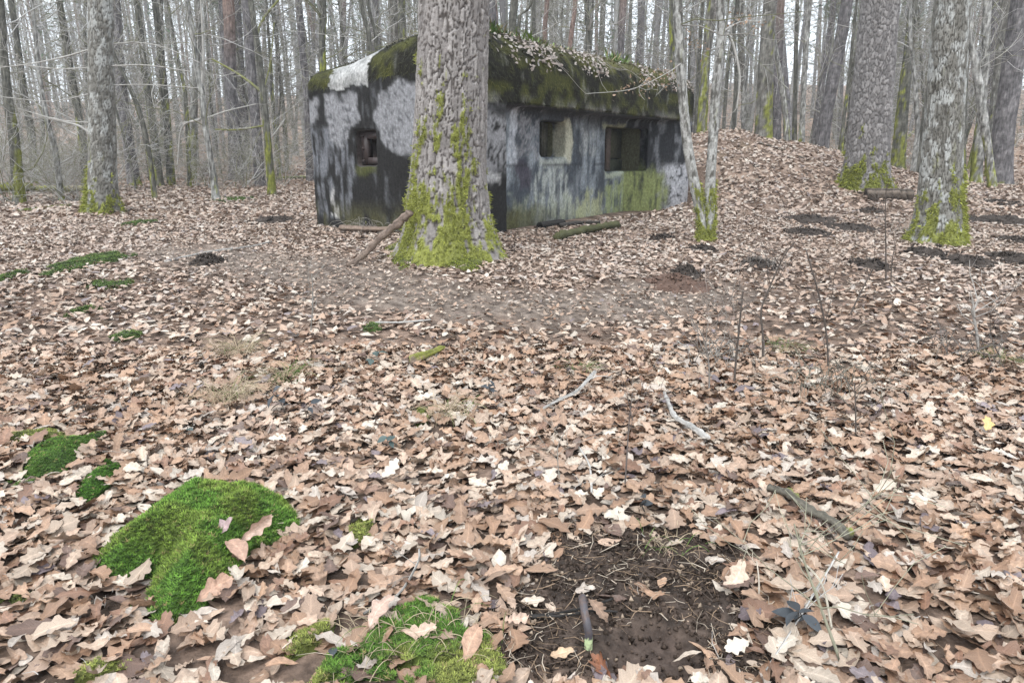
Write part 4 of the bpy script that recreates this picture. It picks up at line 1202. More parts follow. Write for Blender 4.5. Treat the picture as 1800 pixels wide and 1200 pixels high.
def tree(name, label, pts, kind, Y=None, H=12.0, sides=14, dz=0.25, zdense=4.0, seed=0, moss=None, lichen=0.0, flare=0.3, limb=(14, 2.0, 0.022), lz=(1.5, 10), px_limbs=(), fuzz=0, group=None, red=None, stems=(), cat='tree', fuzz_len=0.03, kids=(4, 3), sink=0.08):
    r = np.random.RandomState(1000 + seed)
    b = on_ground(pts[0][0], Y) if Y else ground_at(pts[0][0], pts[0][1])
    root = thing(name, label, cat, b, group)
    centers = []
    def one(pl, part, fl, bb):
        ctrl = []
        for k, (px, py, wpx) in enumerate(pl):
            if k == 0:
                q = bb.copy(); q[2] -= sink
            else:
                q = at_Y(px, py, b[1])
                if q[2] <= ctrl[-1][2] + b[2] + 0.05:
                    continue
            ctrl.append([q[0] - b[0], q[1] - b[1], q[2] - b[2], wpx / 2 / px_per_m(q)])
        ctrl = np.array(ctrl)
        t = ctrl[-1] - ctrl[-2] if len(ctrl) > 1 else np.array([0, 0, 1, 0])
        sl = t[:2] / max(t[2], 0.1)
        sl = np.clip(sl, -0.35, 0.35)
        rest = H - ctrl[-1, 2]
        if rest > 0.5:
            for f in (0.5, 1.0):
                ctrl = np.concatenate([ctrl, [[ctrl[-1, 0] + sl[0] * rest * .5 * .6, ctrl[-1, 1] + sl[1] * rest * .5 * .6, ctrl[-1, 2] + rest * 0.5, ctrl[-1, 3] * (0.72 if f < 1 else 0.4)]]])
        V, F, C, mm, N = trunk_mesh(ctrl, kind, sides, dz, zdense, seed, moss, lichen, fl, red=red)
        link(part, mesh_np(part, V, F, C), 'bark' if sides > 40 else 'bark_far', root)
        if fuzz:
            moss_fuzz(V, N, mm, fuzz, fuzz_len, seed, root)
        return lambda z: (np.interp(z, ctrl[:, 2], ctrl[:, 0]), np.interp(z, ctrl[:, 2], ctrl[:, 1]))
    cen = one(pts, 'trunk', flare, b)
    for sp in stems:
        q = on_ground(sp[0][0], b[1]); one(sp, 'stem', flare * 0.7, np.array([q[0], q[1], b[2]]))
    out = []
    if limb:
        limbs(r, cen, lz[0], min(lz[1], H - 0.5), limb[0], limb[1], limb[2], out, kids)
    if out:
        link('crown', branches_mesh('crown', out, r), 'twig', root)
    for pl in px_limbs:
        P = np.array([at_Y(px, py, b[1] + dy) - b for px, py, wpx, dy in pl])
        if len(P) > 2 or True:
            Ps = smooth_path(P, 14)
        rad = np.interp(np.linspace(0, 1, 14), np.linspace(0, 1, len(pl)), [p[2] / 2 * (0.62 if kind == 'oak' else 0.85) / px_per_m(b) for p in pl])
        A = Acc(); mossy = kind == 'mossy' and r.rand() < 0.6
        A.add(*tube(Ps, rad, 6), lerp(np.repeat(TWIGC[0 if not mossy else 2][None], 84, 0), MOSSC, (r.rand(84) < (0.5 if mossy else 0.0)) * 0.6))
        sub = []
        for k in range(3, 14, 2):
            t = Ps[k] - Ps[k - 1]; t /= np.linalg.norm(t)
            a = t + 0.8 * r.randn(3); a /= np.linalg.norm(a)
            grow(r, Ps[k], a, 0.25 * np.linalg.norm(P[-1] - P[0]) * (0.6 + r.rand()), rad[k] * 0.5, 1, sub, 2, (0, 3))
        for Q, ra, lev in sub:
            A.add(*tube(Q, np.maximum(ra, 0.003), 3), TWIGC[0])
        link('branch', A.mesh('branch'), 'twig', root)
    return root

# --- the great trunk before the bunker and the other big trees
big = tree('pine_tree', 'huge rough-barked trunk with yellow-green moss, in front of the bunker', [(790, 452, 158), (790, 400, 138), (788, 330, 130), (790, 250, 124), (793, 150, 122), (795, 70, 120), (797, 0, 119)], 'pine',
           H=16, sides=210, dz=0.0125, zdense=3.2, seed=2, moss=(0.16, 1.85, R(-100), 1.0), flare=0.42, limb=(8, 3.0, 0.04), lz=(8, 15), fuzz=9000, fuzz_len=0.022)
moss_patch(pxpoly([(676, 440), (700, 428), (760, 420), (850, 425), (888, 446), (862, 462), (838, 478), (800, 474), (770, 468), (735, 470), (705, 478), (688, 460)]), 0.04, (0.24, 0.27, 0.045), 'yellow-green moss skirt around the foot of the huge trunk', 2600, 0.02, 91, (0.19, 0.21, 0.06))
tree('pine_tree', 'thick grey pine trunk with scaly bark and moss foot, beside the sawn log', [(1518, 328, 80), (1522, 290, 70), (1530, 200, 66), (1540, 100, 63), (1549, 0, 61)], 'gpine',
     H=18, sides=190, dz=0.022, zdense=4.6, seed=5, moss=(0.12, 0.75, R(-140), 0.0), flare=0.22, limb=(8, 2.5, 0.035), lz=(8, 16), fuzz=3500, fuzz_len=0.04)
tree('oak_tree', 'pale lichened oak trunk with mossy foot among dark earth heaps, right', [(1645, 427, 84), (1650, 380, 72), (1655, 300, 64), (1661, 200, 59), (1668, 100, 57), (1676, 0, 56)], 'oak',
     H=14, sides=170, dz=0.017, zdense=3.4, seed=7, moss=(0.34, 0.85, R(-60), 0.2), lichen=0.65, flare=0.25, limb=(10, 2.5, 0.03), lz=(5, 12), fuzz=3800, fuzz_len=0.03)
tree('oak_tree', 'straight lichened oak trunk with flared mossy foot standing alone at left', [(181, 374, 54), (181, 345, 47), (180, 280, 43), (178, 150, 40), (177, 60, 38), (176, 0, 38)], 'oak',
     H=14, sides=90, dz=0.024, zdense=4.6, seed=9, moss=(0.22, 0.95, R(200), 0.25), lichen=0.55, flare=0.35, limb=(10, 2.5, 0.03), lz=(6, 12), fuzz=3000, fuzz_len=0.04,
     px_limbs=(((160, 86, 4, 0), (110, 101, 4, .1), (50, 113, 3, .2), (-10, 120, 2, .2)), ((160, 119, 4, 0), (100, 121, 3, -.2), (30, 113, 2, -.3)), ((194, 78, 4, 0), (240, 75, 4, .2), (290, 84, 3, .3), (350, 110, 2, .3)),
               ((194, 116, 4, 0), (260, 115, 3, -.2), (335, 126, 2, -.3)), ((194, 150, 3, 0), (260, 149, 3, .2), (350, 155, 2, .2)), ((160, 216, 3, 0), (100, 210, 3, .4), (30, 190, 2, .5)), ((158, 165, 3, 0), (90, 178, 2, .4), (0, 170, 2, .6))))
tree('birch_tree', 'pale twin-stemmed birch with one mossy foot before the far bunker end', [(1240, 424, 26), (1236, 395, 19), (1222, 330, 18), (1208, 250, 17), (1199, 150, 16), (1194, 60, 16), (1192, 0, 15)], 'birch',
     H=10, sides=44, dz=0.02, zdense=3.4, seed=12, moss=(0.55, 0.95, R(-90), 0.25), flare=0.45, limb=(9, 1.6, 0.014), lz=(2.9, 8), fuzz=2600, fuzz_len=0.024,
     stems=([(1244, 424, 24), (1246, 390, 19), (1248, 330, 17), (1253, 250, 16), (1258, 170, 16), (1264, 100, 15), (1268, 40, 14), (1266, 0, 13)],),
     px_limbs=(((1262, 110, 7, 0), (1280, 60, 6, .1), (1300, 130, 4, .1), (1295, 190, 3, .1)), ((1202, 108, 2, 0), (1170, 130, 1.5, -.3), (1110, 157, 1.2, -.6), (1030, 165, 1, -.9)), ((1264, 60, 4, 0), (1300, 40, 3, .3), (1340, 38, 2, .5))))

# --- trees told apart behind: (label, points, kind, distance, options)
BG = [
 ('dark mossy leaning trunk at the left picture edge', [(33, 300, 20), (24, 240, 16), (14, 170, 14), (6, 80, 12), (0, 0, 11)], 'mossy', 17.0, dict(moss=(.3, 2.2, R(0), .4), limb=(16, 2.4, .02), lz=(.6, 7))),
 ('thin crooked lichen-white tree left of the lichened oak', [(108, 325, 10), (98, 270, 9), (86, 225, 9), (76, 175, 8), (66, 110, 7), (60, 40, 6)], 'birch', 17.5, dict(moss=(.1, .3, 0, 0), limb=(22, 1.8, .014), lz=(.9, 6), px_limbs=(((86, 208, 6, 0), (115, 215, 5, .1), (140, 222, 5, .1), (158, 234, 5, .1)),))),
 ('mossy dark trunk curving up just left of the lichened oak', [(152, 312, 15), (146, 250, 13), (134, 180, 12), (118, 90, 11), (104, 0, 10)], 'mossy', 21.0, dict(moss=(.5, 4, R(180), .5), limb=(16, 2.2, .018), lz=(1, 8))),
 ('faint grey mossy trunk between left edge and crooked lichen-white tree', [(62, 292, 14), (54, 230, 12), (40, 150, 11), (28, 60, 10)], 'mossy', 25.0, dict(moss=(.4, 2, 0, .4), limb=(14, 2.2, .018))),
 ('purple-grey pine trunk right of the lichened oak', [(237, 306, 22), (226, 250, 18), (216, 180, 17), (208, 90, 16), (203, 0, 15)], 'fpine', 24.0, dict(H=18, moss=(.1, .4, 0, 0), limb=(6, 1.5, .02), lz=(3, 8))),
 ('thin mossy tree bending left behind the lichened oak', [(273, 322, 9), (262, 270, 8), (246, 200, 8), (226, 150, 7), (202, 100, 6), (190, 60, 5)], 'mossy', 18.5, dict(H=7, moss=(.2, 2.5, R(180), .4), limb=(14, 1.6, .012), lz=(1, 5))),
 ('slim dark mossy trunk, left one of a close pair', [(281, 309, 14), (268, 220, 12), (254, 120, 11), (240, 0, 10)], 'mossy', 24.0, dict(moss=(.6, 3, R(180), .4), limb=(14, 2, .018))),
 ('slim dark mossy trunk, right one of a close pair', [(301, 309, 14), (292, 200, 12), (283, 100, 11), (272, 0, 10)], 'mossy', 24.5, dict(moss=(.6, 3, 0, .4), limb=(14, 2, .018))),
 ('bright moss-green thin stem forking at half height, left wood', [(333, 310, 7), (330, 240, 7), (325, 160, 6), (318, 130, 5)], 'mossy', 23.0, dict(H=7, moss=(2.5, 5, 0, .9), limb=(12, 1.6, .012), lz=(2, 6))),
 ('lichen-spotted forked tree with bright mossy foot left of bunker', [(380, 324, 14), (372, 290, 10), (362, 230, 10), (354, 160, 10), (346, 120, 9), (338, 60, 8), (328, 0, 7)], 'birch', 18.0, dict(moss=(.3, .8, 0, .3), flare=.7, limb=(14, 1.8, .014), lz=(1.2, 6),
    px_limbs=(((354, 150, 8, 0), (358, 110, 6, 0), (356, 50, 5, 0), (352, -10, 4, 0)), ((352, 210, 4, 0), (320, 225, 4, .2), (312, 290, 3, .3)), ((362, 208, 4, 0), (400, 195, 3, .2), (450, 183, 2, .4))))),
 ('broad pale pine trunk, reddish higher up, left of bunker', [(415, 297, 25), (411, 220, 21), (405, 120, 20), (401, 0, 19)], 'fpine', 27.0, dict(H=20, limb=(5, 1.2, .02), lz=(4, 9), red=3.5)),
 ('dim purple pine trunk touching the broad pale pine', [(433, 295, 17), (429, 220, 15), (422, 120, 14), (416, 0, 13)], 'fpine', 33.0, dict(H=20, limb=(4, 1.2, .02), lz=(5, 9))),
 ('grey pine trunk leaning beside the mossy branched tree', [(457, 308, 19), (451, 240, 17), (442, 130, 16), (432, 0, 15)], 'fpine', 24.0, dict(H=18, limb=(4, 1.2, .02), lz=(4, 9))),
 ('mossy tree with long bare side branches left of the bunker', [(478, 320, 15), (472, 260, 12), (464, 180, 11), (454, 90, 10), (440, 0, 9)], 'mossy', 19.5, dict(moss=(.9, 2.6, R(-90), .6), limb=(8, 1.5, .012), lz=(2, 7),
    px_limbs=(((458, 160, 6, 0), (430, 138, 5, .1), (405, 122, 4, .2), (372, 104, 3, .2)), ((450, 66, 6, 0), (462, 35, 5, .1), (490, 0, 4, .1)), ((464, 221, 4, 0), (420, 228, 4, -.2), (378, 228, 3, -.3)), ((472, 248, 4, 0), (490, 225, 3, .1), (502, 208, 2, .1)), ((466, 150, 3, 0), (475, 110, 3, .1), (482, 40, 2, .1))))),
 ('thin green stem between mossy branched tree and bunker', [(491, 290, 7), (482, 220, 6), (476, 120, 5)], 'mossy', 29.0, dict(moss=(2, 5, 0, .6), limb=(10, 1.6, .012))),
 ('grey pine trunk rising right behind the bunker left corner', [(545, 290, 13), (540, 180, 12), (531, 80, 12), (525, 0, 11)], 'fpine', 27.0, dict(H=18, limb=(4, 1.3, .02), lz=(3, 9))),
 ('brownish trunk rising above the white concrete patch', [(569, 300, 13), (568, 150, 12), (566, 80, 11), (568, 0, 11)], 'mossy', 22.0, dict(moss=(3.5, 5, 0, .2), limb=(12, 2, .016), lz=(3, 8))),
 ('slim leaning brown trunk behind the roof grass, left of two', [(655, 260, 9), (650, 90, 8), (643, 40, 7), (634, 0, 7)], 'mossy', 20.0, dict(limb=(10, 1.8, .014), lz=(3.5, 8))),
 ('slim leaning brown trunk behind the roof grass, right of two', [(668, 260, 8), (662, 90, 7), (655, 40, 6), (646, 0, 6)], 'mossy', 20.5, dict(limb=(10, 1.8, .014), lz=(3.5, 8))),
 ('thick grey trunk above the roof beside the huge trunk', [(697, 260, 18), (695, 80, 17), (690, 0, 16)], 'oak', 23.0, dict(limb=(8, 1.8, .016), lz=(4, 9))),
 ('mossy grey trunk squeezed between huge trunk and its grey neighbour', [(708, 260, 14), (707, 80, 13), (706, 0, 12)], 'mossy', 22.5, dict(moss=(4, 6, 0, .5), limb=(8, 1.8, .016), lz=(4, 9))),
 ('grey pine trunk touching the right outline of the huge trunk', [(866, 260, 18), (865, 50, 17), (862, 0, 17)], 'fpine', 22.0, dict(H=18, limb=(3, 1.2, .02), lz=(4, 8))),
 ('dark slim trunk above the fern tuft on the roof', [(900, 260, 15), (901, 50, 14), (904, 0, 14)], 'mossy', 22.0, dict(limb=(6, 1.5, .014), lz=(4, 8))),
 ('thin brown stem leaning right above the roof', [(906, 240, 7), (911, 55, 6), (922, 25, 6), (935, 0, 6)], 'mossy', 18.5, dict(H=7, limb=(5, 1.2, .012), lz=(3.4, 6))),
 ('slender grey trunk above the roof between brown stem and orange pines', [(938, 250, 8), (938, 60, 7), (938, 0, 7)], 'mossy', 30.0, dict(limb=(8, 1.6, .014), lz=(4, 9))),
 ('orange-barked young pine above the roof, nearer the huge trunk', [(956, 250, 9), (958, 60, 8), (962, 0, 8)], 'fpine', 34.0, dict(H=18, limb=(4, 1.2, .015), lz=(6, 10), red=1.0)),
 ('orange-barked young pine leaning right above the roof middle', [(996, 250, 9), (1002, 90, 8), (1012, 0, 8)], 'fpine', 30.0, dict(H=18, limb=(4, 1.2, .015), lz=(6, 10), red=1.0)),
 ('forked grey trunk right of the leaning orange pine', [(1036, 250, 10), (1035, 95, 9), (1031, 0, 8)], 'mossy', 27.0, dict(limb=(14, 2.2, .018), lz=(3, 8))),
 ('reddish pine trunk above the right half of the roof', [(1089, 260, 14), (1091, 90, 12), (1096, 0, 12)], 'fpine', 30.0, dict(H=18, limb=(5, 1.4, .015), lz=(4, 9), red=4.5)),
 ('faint purple pine trunk behind the roof, right of the reddish pine', [(1122, 260, 11), (1124, 90, 11), (1128, 0, 11)], 'fpine', 42.0, dict(H=20, limb=(4, 1.4, .015), lz=(5, 9))),
 ('dark branching tree left of the birch twin, above the roof end', [(1182, 260, 9), (1182, 110, 8), (1180, 0, 7)], 'mossy', 20.0, dict(limb=(16, 2.4, .016), lz=(2.8, 7), moss=(3, 5, R(180), .4))),
 ('mossy grey trunk seen between the two birch stems', [(1233, 262, 17), (1240, 120, 14), (1250, 0, 13)], 'oak', 24.0, dict(moss=(3, 5, R(180), .4), limb=(10, 2, .016), lz=(3, 8))),
 ('thin dark trunk just right of the bunker end', [(1222, 262, 8), (1228, 120, 7), (1236, 0, 6)], 'mossy', 27.0, dict(limb=(10, 2, .014))),
 ('thin grey curving stem right of the birch twin', [(1268, 245, 6), (1278, 140, 6), (1292, 50, 5)], 'mossy', 30.0, dict(limb=(10, 2, .014))),
 ('dark forked stem between birch twin and slim white birch', [(1286, 245, 8), (1294, 140, 7), (1290, 60, 6), (1296, 0, 6)], 'mossy', 26.0, dict(limb=(12, 2, .014))),
 ('slim white birch on the bank left of the stout oak', [(1304, 245, 7), (1308, 180, 7), (1314, 100, 6), (1316, 0, 5)], 'birch', 27.0, dict(limb=(12, 1.8, .012), lz=(2, 8))),
 ('stout dark oak on the earth bank right of the bunker', [(1341, 248, 30), (1344, 170, 26), (1348, 80, 23), (1353, 0, 21)], 'oak', 23.0, dict(moss=(.2, 3.5, R(-20), 0.1), limb=(12, 2.2, .02), lz=(4, 9), flare=.15)),
 ('purple pine trunk right behind the stout oak', [(1364, 252, 16), (1368, 120, 14), (1373, 0, 13)], 'fpine', 29.0, dict(H=20, limb=(4, 1.2, .02), lz=(5, 9), red=4.0)),
 ('crooked lichened stem leaning against the stout oak', [(1386, 258, 13), (1380, 200, 9), (1372, 140, 9), (1362, 80, 8), (1352, 20, 8), (1347, 0, 8)], 'birch', 23.5, dict(moss=(.7, 2.2, 0, .4), limb=(8, 1.6, .012), lz=(2, 7))),
 ('lichen-white birch with dark mossy foot right of the stout oak', [(1408, 261, 14), (1411, 200, 9), (1416, 100, 9), (1423, 0, 8)], 'birch', 24.0, dict(moss=(.7, 1.2, R(180), .2), limb=(12, 1.8, .013), lz=(2, 8))),
 ('thin mossy stem on the bank between two lichened stems', [(1396, 259, 9), (1398, 160, 7), (1402, 0, 6)], 'mossy', 26.0, dict(moss=(1, 2, 0, .4), limb=(10, 2, .013))),
 ('smooth purple pine leaning right behind the earth bank', [(1441, 268, 25), (1451, 210, 21), (1466, 130, 20), (1490, 0, 19)], 'fpine', 25.0, dict(H=18, limb=(3, 1.2, .02), lz=(5, 9))),
 ('slimmer purple pine just left of the leaning pine', [(1428, 265, 13), (1440, 180, 11), (1458, 60, 10), (1466, 0, 10)], 'fpine', 30.0, dict(H=18, limb=(4, 1.2, .02), lz=(5, 9))),
 ('thin mossy sapling at the left foot of the thick grey pine', [(1477, 273, 8), (1482, 220, 6), (1492, 140, 5), (1500, 60, 5)], 'mossy', 21.0, dict(moss=(.8, 2, 0, .4), limb=(10, 1.6, .012), H=8)),
 ('mossy trunk right behind the thick grey pine', [(1578, 282, 24), (1584, 220, 20), (1594, 120, 16), (1606, 0, 14)], 'mossy', 22.0, dict(moss=(1.2, 4, R(180), .5), limb=(10, 2.2, .018), lz=(2, 8))),
 ('crooked white-lichened birch between the thick pine and lichened oak', [(1604, 290, 10), (1612, 240, 8), (1610, 170, 8), (1603, 100, 7), (1600, 40, 6)], 'birch', 20.0, dict(limb=(16, 1.8, .012), lz=(1.5, 7))),
 ('slanting thin trunk touching the left side of the lichened oak', [(1612, 280, 10), (1624, 210, 8), (1640, 110, 7), (1652, 0, 7)], 'mossy', 24.0, dict(limb=(12, 2, .014))),
 ('mossy trunk foot just right of the lichened oak', [(1692, 316, 20), (1690, 260, 14), (1694, 160, 12), (1700, 0, 11)], 'mossy', 19.5, dict(moss=(1.3, 3, R(180), .4), flare=.6, limb=(8, 2, .014), lz=(2.5, 8))),
 ('bent pale lichened stem with bright mossy foot, near right edge', [(1748, 327, 15), (1738, 270, 12), (1730, 220, 15), (1722, 160, 15), (1714, 110, 13), (1706, 60, 9)], 'birch', 18.5, dict(H=7, moss=(1.0, 1.7, 0, 0.1), limb=(8, 1.8, .014), lz=(2, 6))),
 ('lichen-white trunk crossing behind the bent pale stem', [(1716, 308, 19), (1720, 260, 17), (1727, 180, 13), (1733, 90, 13), (1736, 0, 13)], 'birch', 19.5, dict(moss=(.9, 1.6, R(180), .3), limb=(10, 1.8, .014), lz=(2, 7))),
 ('broad grey pine trunk at the right picture edge', [(1757, 300, 38), (1763, 240, 34), (1776, 150, 33), (1796, 0, 32)], 'fpine', 21.0, dict(H=18, moss=(.05, .2, 0, 0), limb=(5, 1.6, .02), lz=(4, 9))),
 ('mossy grey trunk left of the broad pine at the right edge', [(1742, 290, 18), (1750, 180, 16), (1760, 80, 15), (1770, 0, 14)], 'oak', 24.0, dict(lichen=.3, moss=(.4, 2, R(180), .2), limb=(10, 2, .016), lz=(2.5, 8))),
 ('wide dim purple pine behind the lichen-white trunk', [(1728, 285, 27), (1736, 150, 25), (1750, 0, 24)], 'fpine', 29.0, dict(H=20, limb=(4, 1.5, .02), lz=(5, 9))),
]
for i, (lab, pts, kind, Y, kw) in enumerate(BG):
    nm = {'fpine': 'pine_tree', 'birch': 'birch_tree', 'oak': 'oak_tree', 'mossy': 'bare_tree'}[kind]
    kw = dict(dict(sides=18 if pts[0][2] > 12 else 12, dz=0.10, zdense=6.0, flare=0.3, sink=0.15), **kw)
    tree(nm, lab, pts, kind, Y=Y, seed=30 + i, **kw)

# ------------------------------------------------------------------ the wood behind: slender trees as copies of a few kinds
def proto_tree(kind, seed, H, r0, nl, L, lz, needles=0, red=None, moss=None):
    r = np.random.RandomState(seed)
    bend = np.cumsum(r.randn(6, 2) * (0.05 if kind == 'fpine' else 0.17), 0)
    zs = np.linspace(-0.3, H, 6)
    ctrl = np.concatenate([bend - bend[0], zs[:, None], (r0 * np.linspace(1, 0.35, 6))[:, None]], 1)
    V, F, C, mm, N = trunk_mesh(ctrl, kind, 9, 0.22, 9.0, seed, moss, 0.3, 0.25, red=red)
    tm = mesh_np('trunk', V, F, C); tm.materials.append(M['bark_far'])
    cen = lambda z: (np.interp(z, ctrl[:, 2], ctrl[:, 0]), np.interp(z, ctrl[:, 2], ctrl[:, 1]))
    out = []
    limbs(r, cen, lz[0], lz[1], nl, L, r0 * 0.16 + 0.006, out, (5, 4))
    A = Acc()
    for P, rad, lev in out:
        A.add(*tube(P, np.maximum(rad, 0.006), 3), TWIGC[r.randint(4)] * (0.7 + 0.5 * r.rand()))
    if needles:
        tips = np.concatenate([P[len(P) // 2:] for P, rad, lev in out if lev > 0 and P[0][2] > lz[0] + 2])
        pk = tips[r.randint(len(tips), size=needles)] + 0.22 * r.randn(needles, 3)
        D = r.randn(needles, 3); D /= np.linalg.norm(D, axis=1)[:, None]; E = np.cross(D, r.randn(needles, 3)); E /= np.linalg.norm(E, axis=1)[:, None]
        T = np.stack([pk - E * 0.035, pk + E * 0.035, pk + D * 0.28], 1).reshape(-1, 3)
        A.add(T, np.arange(len(T)).reshape(-1, 3), np.repeat(np.array((0.10, 0.135, 0.085)) * (0.6 + 0.8 * r.rand(needles, 1)), 3, 0))
    cm = A.mesh('crown'); cm.materials.append(M['twig'])
    return tm, cm

PB = [proto_tree('mossy', 501 + k, 11 + k % 3, 0.075 + 0.02 * (k % 3), 56, 2.2, (0.8, 10), moss=(0.6, 2.5, k * 1.3, 0.35)) for k in range(5)]
PW = [proto_tree('birch', 521 + k, 10, 0.065, 34, 1.6, (1.2, 9)) for k in range(2)]
PO = [proto_tree('oak', 531 + k, 14, 0.16, 34, 2.6, (3.0, 13), moss=(0.3, 1.5, 2, 0.1)) for k in range(2)]
PP = [proto_tree('fpine', 541 + k, 20, 0.19, 26, 2.0, (7.5, 19), needles=5200, red=(6 if k else 9)) for k in range(3)]

LANDMARKS = [(0, 'left picture edge'), (108, 'crooked lichen-white tree'), (180, 'lichened oak at left'), (290, 'close pair of mossy trunks'), (380, 'forked lichen-spotted tree'), (413, 'broad pale pine'), (478, 'mossy branched tree'),
             (545, 'bunker left corner'), (695, 'huge mossy trunk'), (866, 'huge mossy trunk'), (960, 'first orange pine'), (1004, 'leaning orange pine'), (1090, 'reddish pine'), (1182, 'far roof end'), (1262, 'twin birch'), (1345, 'stout oak on the bank'),
             (1412, 'white birch with mossy foot'), (1452, 'leaning purple pine'), (1530, 'thick grey pine'), (1604, 'crooked white birch'), (1660, 'pale lichened oak at right'), (1728, 'bent pale stem'), (1800, 'right picture edge')]
def near_what(X, Y):
    px = 900 + X / (Y * CP) * FPX
    lx, nm = min(LANDMARKS, key=lambda q: abs(q[0] - px))
    if 'edge' in nm:
        return 'near the ' + nm
    return ('left' if px < lx else 'right') + ' of the ' + nm
def copies():
    r = np.random.RandomState(404)
    taken = []
    for lab, pts, kind, Y, kw in BG:
        q = on_ground(pts[0][0], Y); taken.append((q[0], q[1]))
    spec = [('bare_tree', PB, 'slender bare tree'), ('birch_tree', PW, 'thin pale lichened tree'), ('oak_tree', PO, 'dark bare oak'), ('pine_tree', PP, 'tall straight pine')]
    n = tries = 0
    while n < 70 and tries < 5000:
        tries += 1
        Y = 20 + 30 * r.rand() ** 0.9
        X = (r.rand() * 2 - 1) * (0.80 * Y + 1)
        s_, d_ = to_bunker(X, Y)
        if -1 < s_ < B_LEN + 1.5 and -1 < d_ < B_DEP + 3:
            continue
        if any((X - a) ** 2 + (Y - b) ** 2 < 1.3 for a, b in taken):
            continue
        taken.append((X, Y))
        k = r.choice(4, p=(0.62, 0.16, 0.09, 0.13))
        nm, protos, lab = spec[k]
        tm, cm = protos[r.randint(len(protos))]
        deep = 'close behind' if Y < 28 else ('well behind' if Y < 39 else 'far behind')
        where = deep + ', ' + near_what(X, Y)
        root = thing(nm, lab + ' ' + where, 'tree', (X, Y, float(G(X, Y))), lab + 's ' + where)
        root.rotation_euler = (0.085 * r.randn(), 0.085 * r.randn(), r.rand() * 6.28)
        sc_ = 0.8 + 0.5 * r.rand()
        root.scale = (sc_ * (0.65 + .4 * r.rand()),) * 2 + (sc_,)
        link('trunk', tm, None, root); link('crown', cm, None, root)
        n += 1
copies()

def shrubs():
    """bare bushes at the edge of the left thicket and by the right bank"""
    r = np.random.RandomState(61)
    protos = []
    for k in range(4):
        out = []
        for _ in range(11):
            az = r.rand() * 6.28; e = 0.7 + 0.7 * r.rand()
            grow(r, (0.15 * r.randn(), 0.15 * r.randn(), -0.05), (math.cos(az) * math.cos(e), math.sin(az) * math.cos(e), math.sin(e)), 1.6 + 1.2 * r.rand(), 0.012, 0, out, 2, (6, 4), 0.0)
        me = branches_mesh('stems', out, r); me.materials.append(M['twig']); protos.append(me)
    for i in range(44):
        left = i < 32
        Y = (17 + 12 * r.rand()) if left else (24 + 14 * r.rand())
        px = (-20 + 520 * r.rand()) if left else (1260 + 520 * r.rand())
        if left and px > 200 and Y < 21: Y += 5
        q = on_ground(px, Y)
        lab = ('low tangled bare shrub ' if i % 4 < 2 else 'loose spreading bare shrub ') + ('near, ' if Y < 23 else 'farther back, ') + near_what(q[0], q[1])
        o = thing('bare_shrub', lab, 'shrub', q, lab.replace('shrub', 'shrubs'))
        o.rotation_euler = (0, 0, r.rand() * 6.28); s_ = 0.6 + 0.6 * r.rand(); o.scale = (s_, s_, s_ * 0.9)
        link('stems', protos[i % 4], None, o)
shrubs()

def young_fir(px, Y, H, label, seed):
    r = np.random.RandomState(seed)
    b = on_ground(px, Y)
    root = thing('young_fir', label, 'fir', b)
    A = Acc(); A.add(*tube(np.array([(0, 0, -0.1), (0, 0, H * .5), (0.02, 0, H)]), [0.03, 0.02, 0.004], 6), (0.12, 0.10, 0.08)); link('trunk', A.mesh('trunk'), 'bark', root)
    A = Acc()
    for z in np.arange(0.4, H, 0.16):
        for q in range(6):
            az = r.rand() * 6.28; L = (H - z) * 0.38 + 0.15; t = np.linspace(0, 1, 5)
            P = np.stack([np.cos(az) * L * t, np.sin(az) * L * t, z + 0.05 * t - 0.12 * L * t ** 2], 1)
            A.add(*tube(P, [0.006, .005, .004, .003, .002], 3), (0.12, 0.1, 0.07))
            n = int(30 * L) + 6
            pk = P[1:][r.randint(4, size=n)] + r.randn(n, 3) * 0.03
            D = r.randn(n, 3) * np.array([1, 1, 0.4]) + np.array([math.cos(az), math.sin(az), 0]); D /= np.linalg.norm(D, axis=1)[:, None]
            E = np.cross(D, (0, 0, 1.0)); 
            T = np.stack([pk - E * 0.008, pk + E * 0.008, pk + D * 0.10], 1).reshape(-1, 3)
            A.add(T, np.arange(len(T)).reshape(-1, 3), np.repeat(np.array((0.055, 0.10, 0.055)) * (0.7 + 0.7 * r.rand(n, 1)), 3, 0))
    link('crown', A.mesh('crown'), 'plant', root)
young_fir(262, 27.0, 3.3, 'young green fir right of the lichened oak, between bare stems', 1)
young_fir(226, 31.0, 2.2, 'small young fir half hidden beside the purple-grey pine', 2)

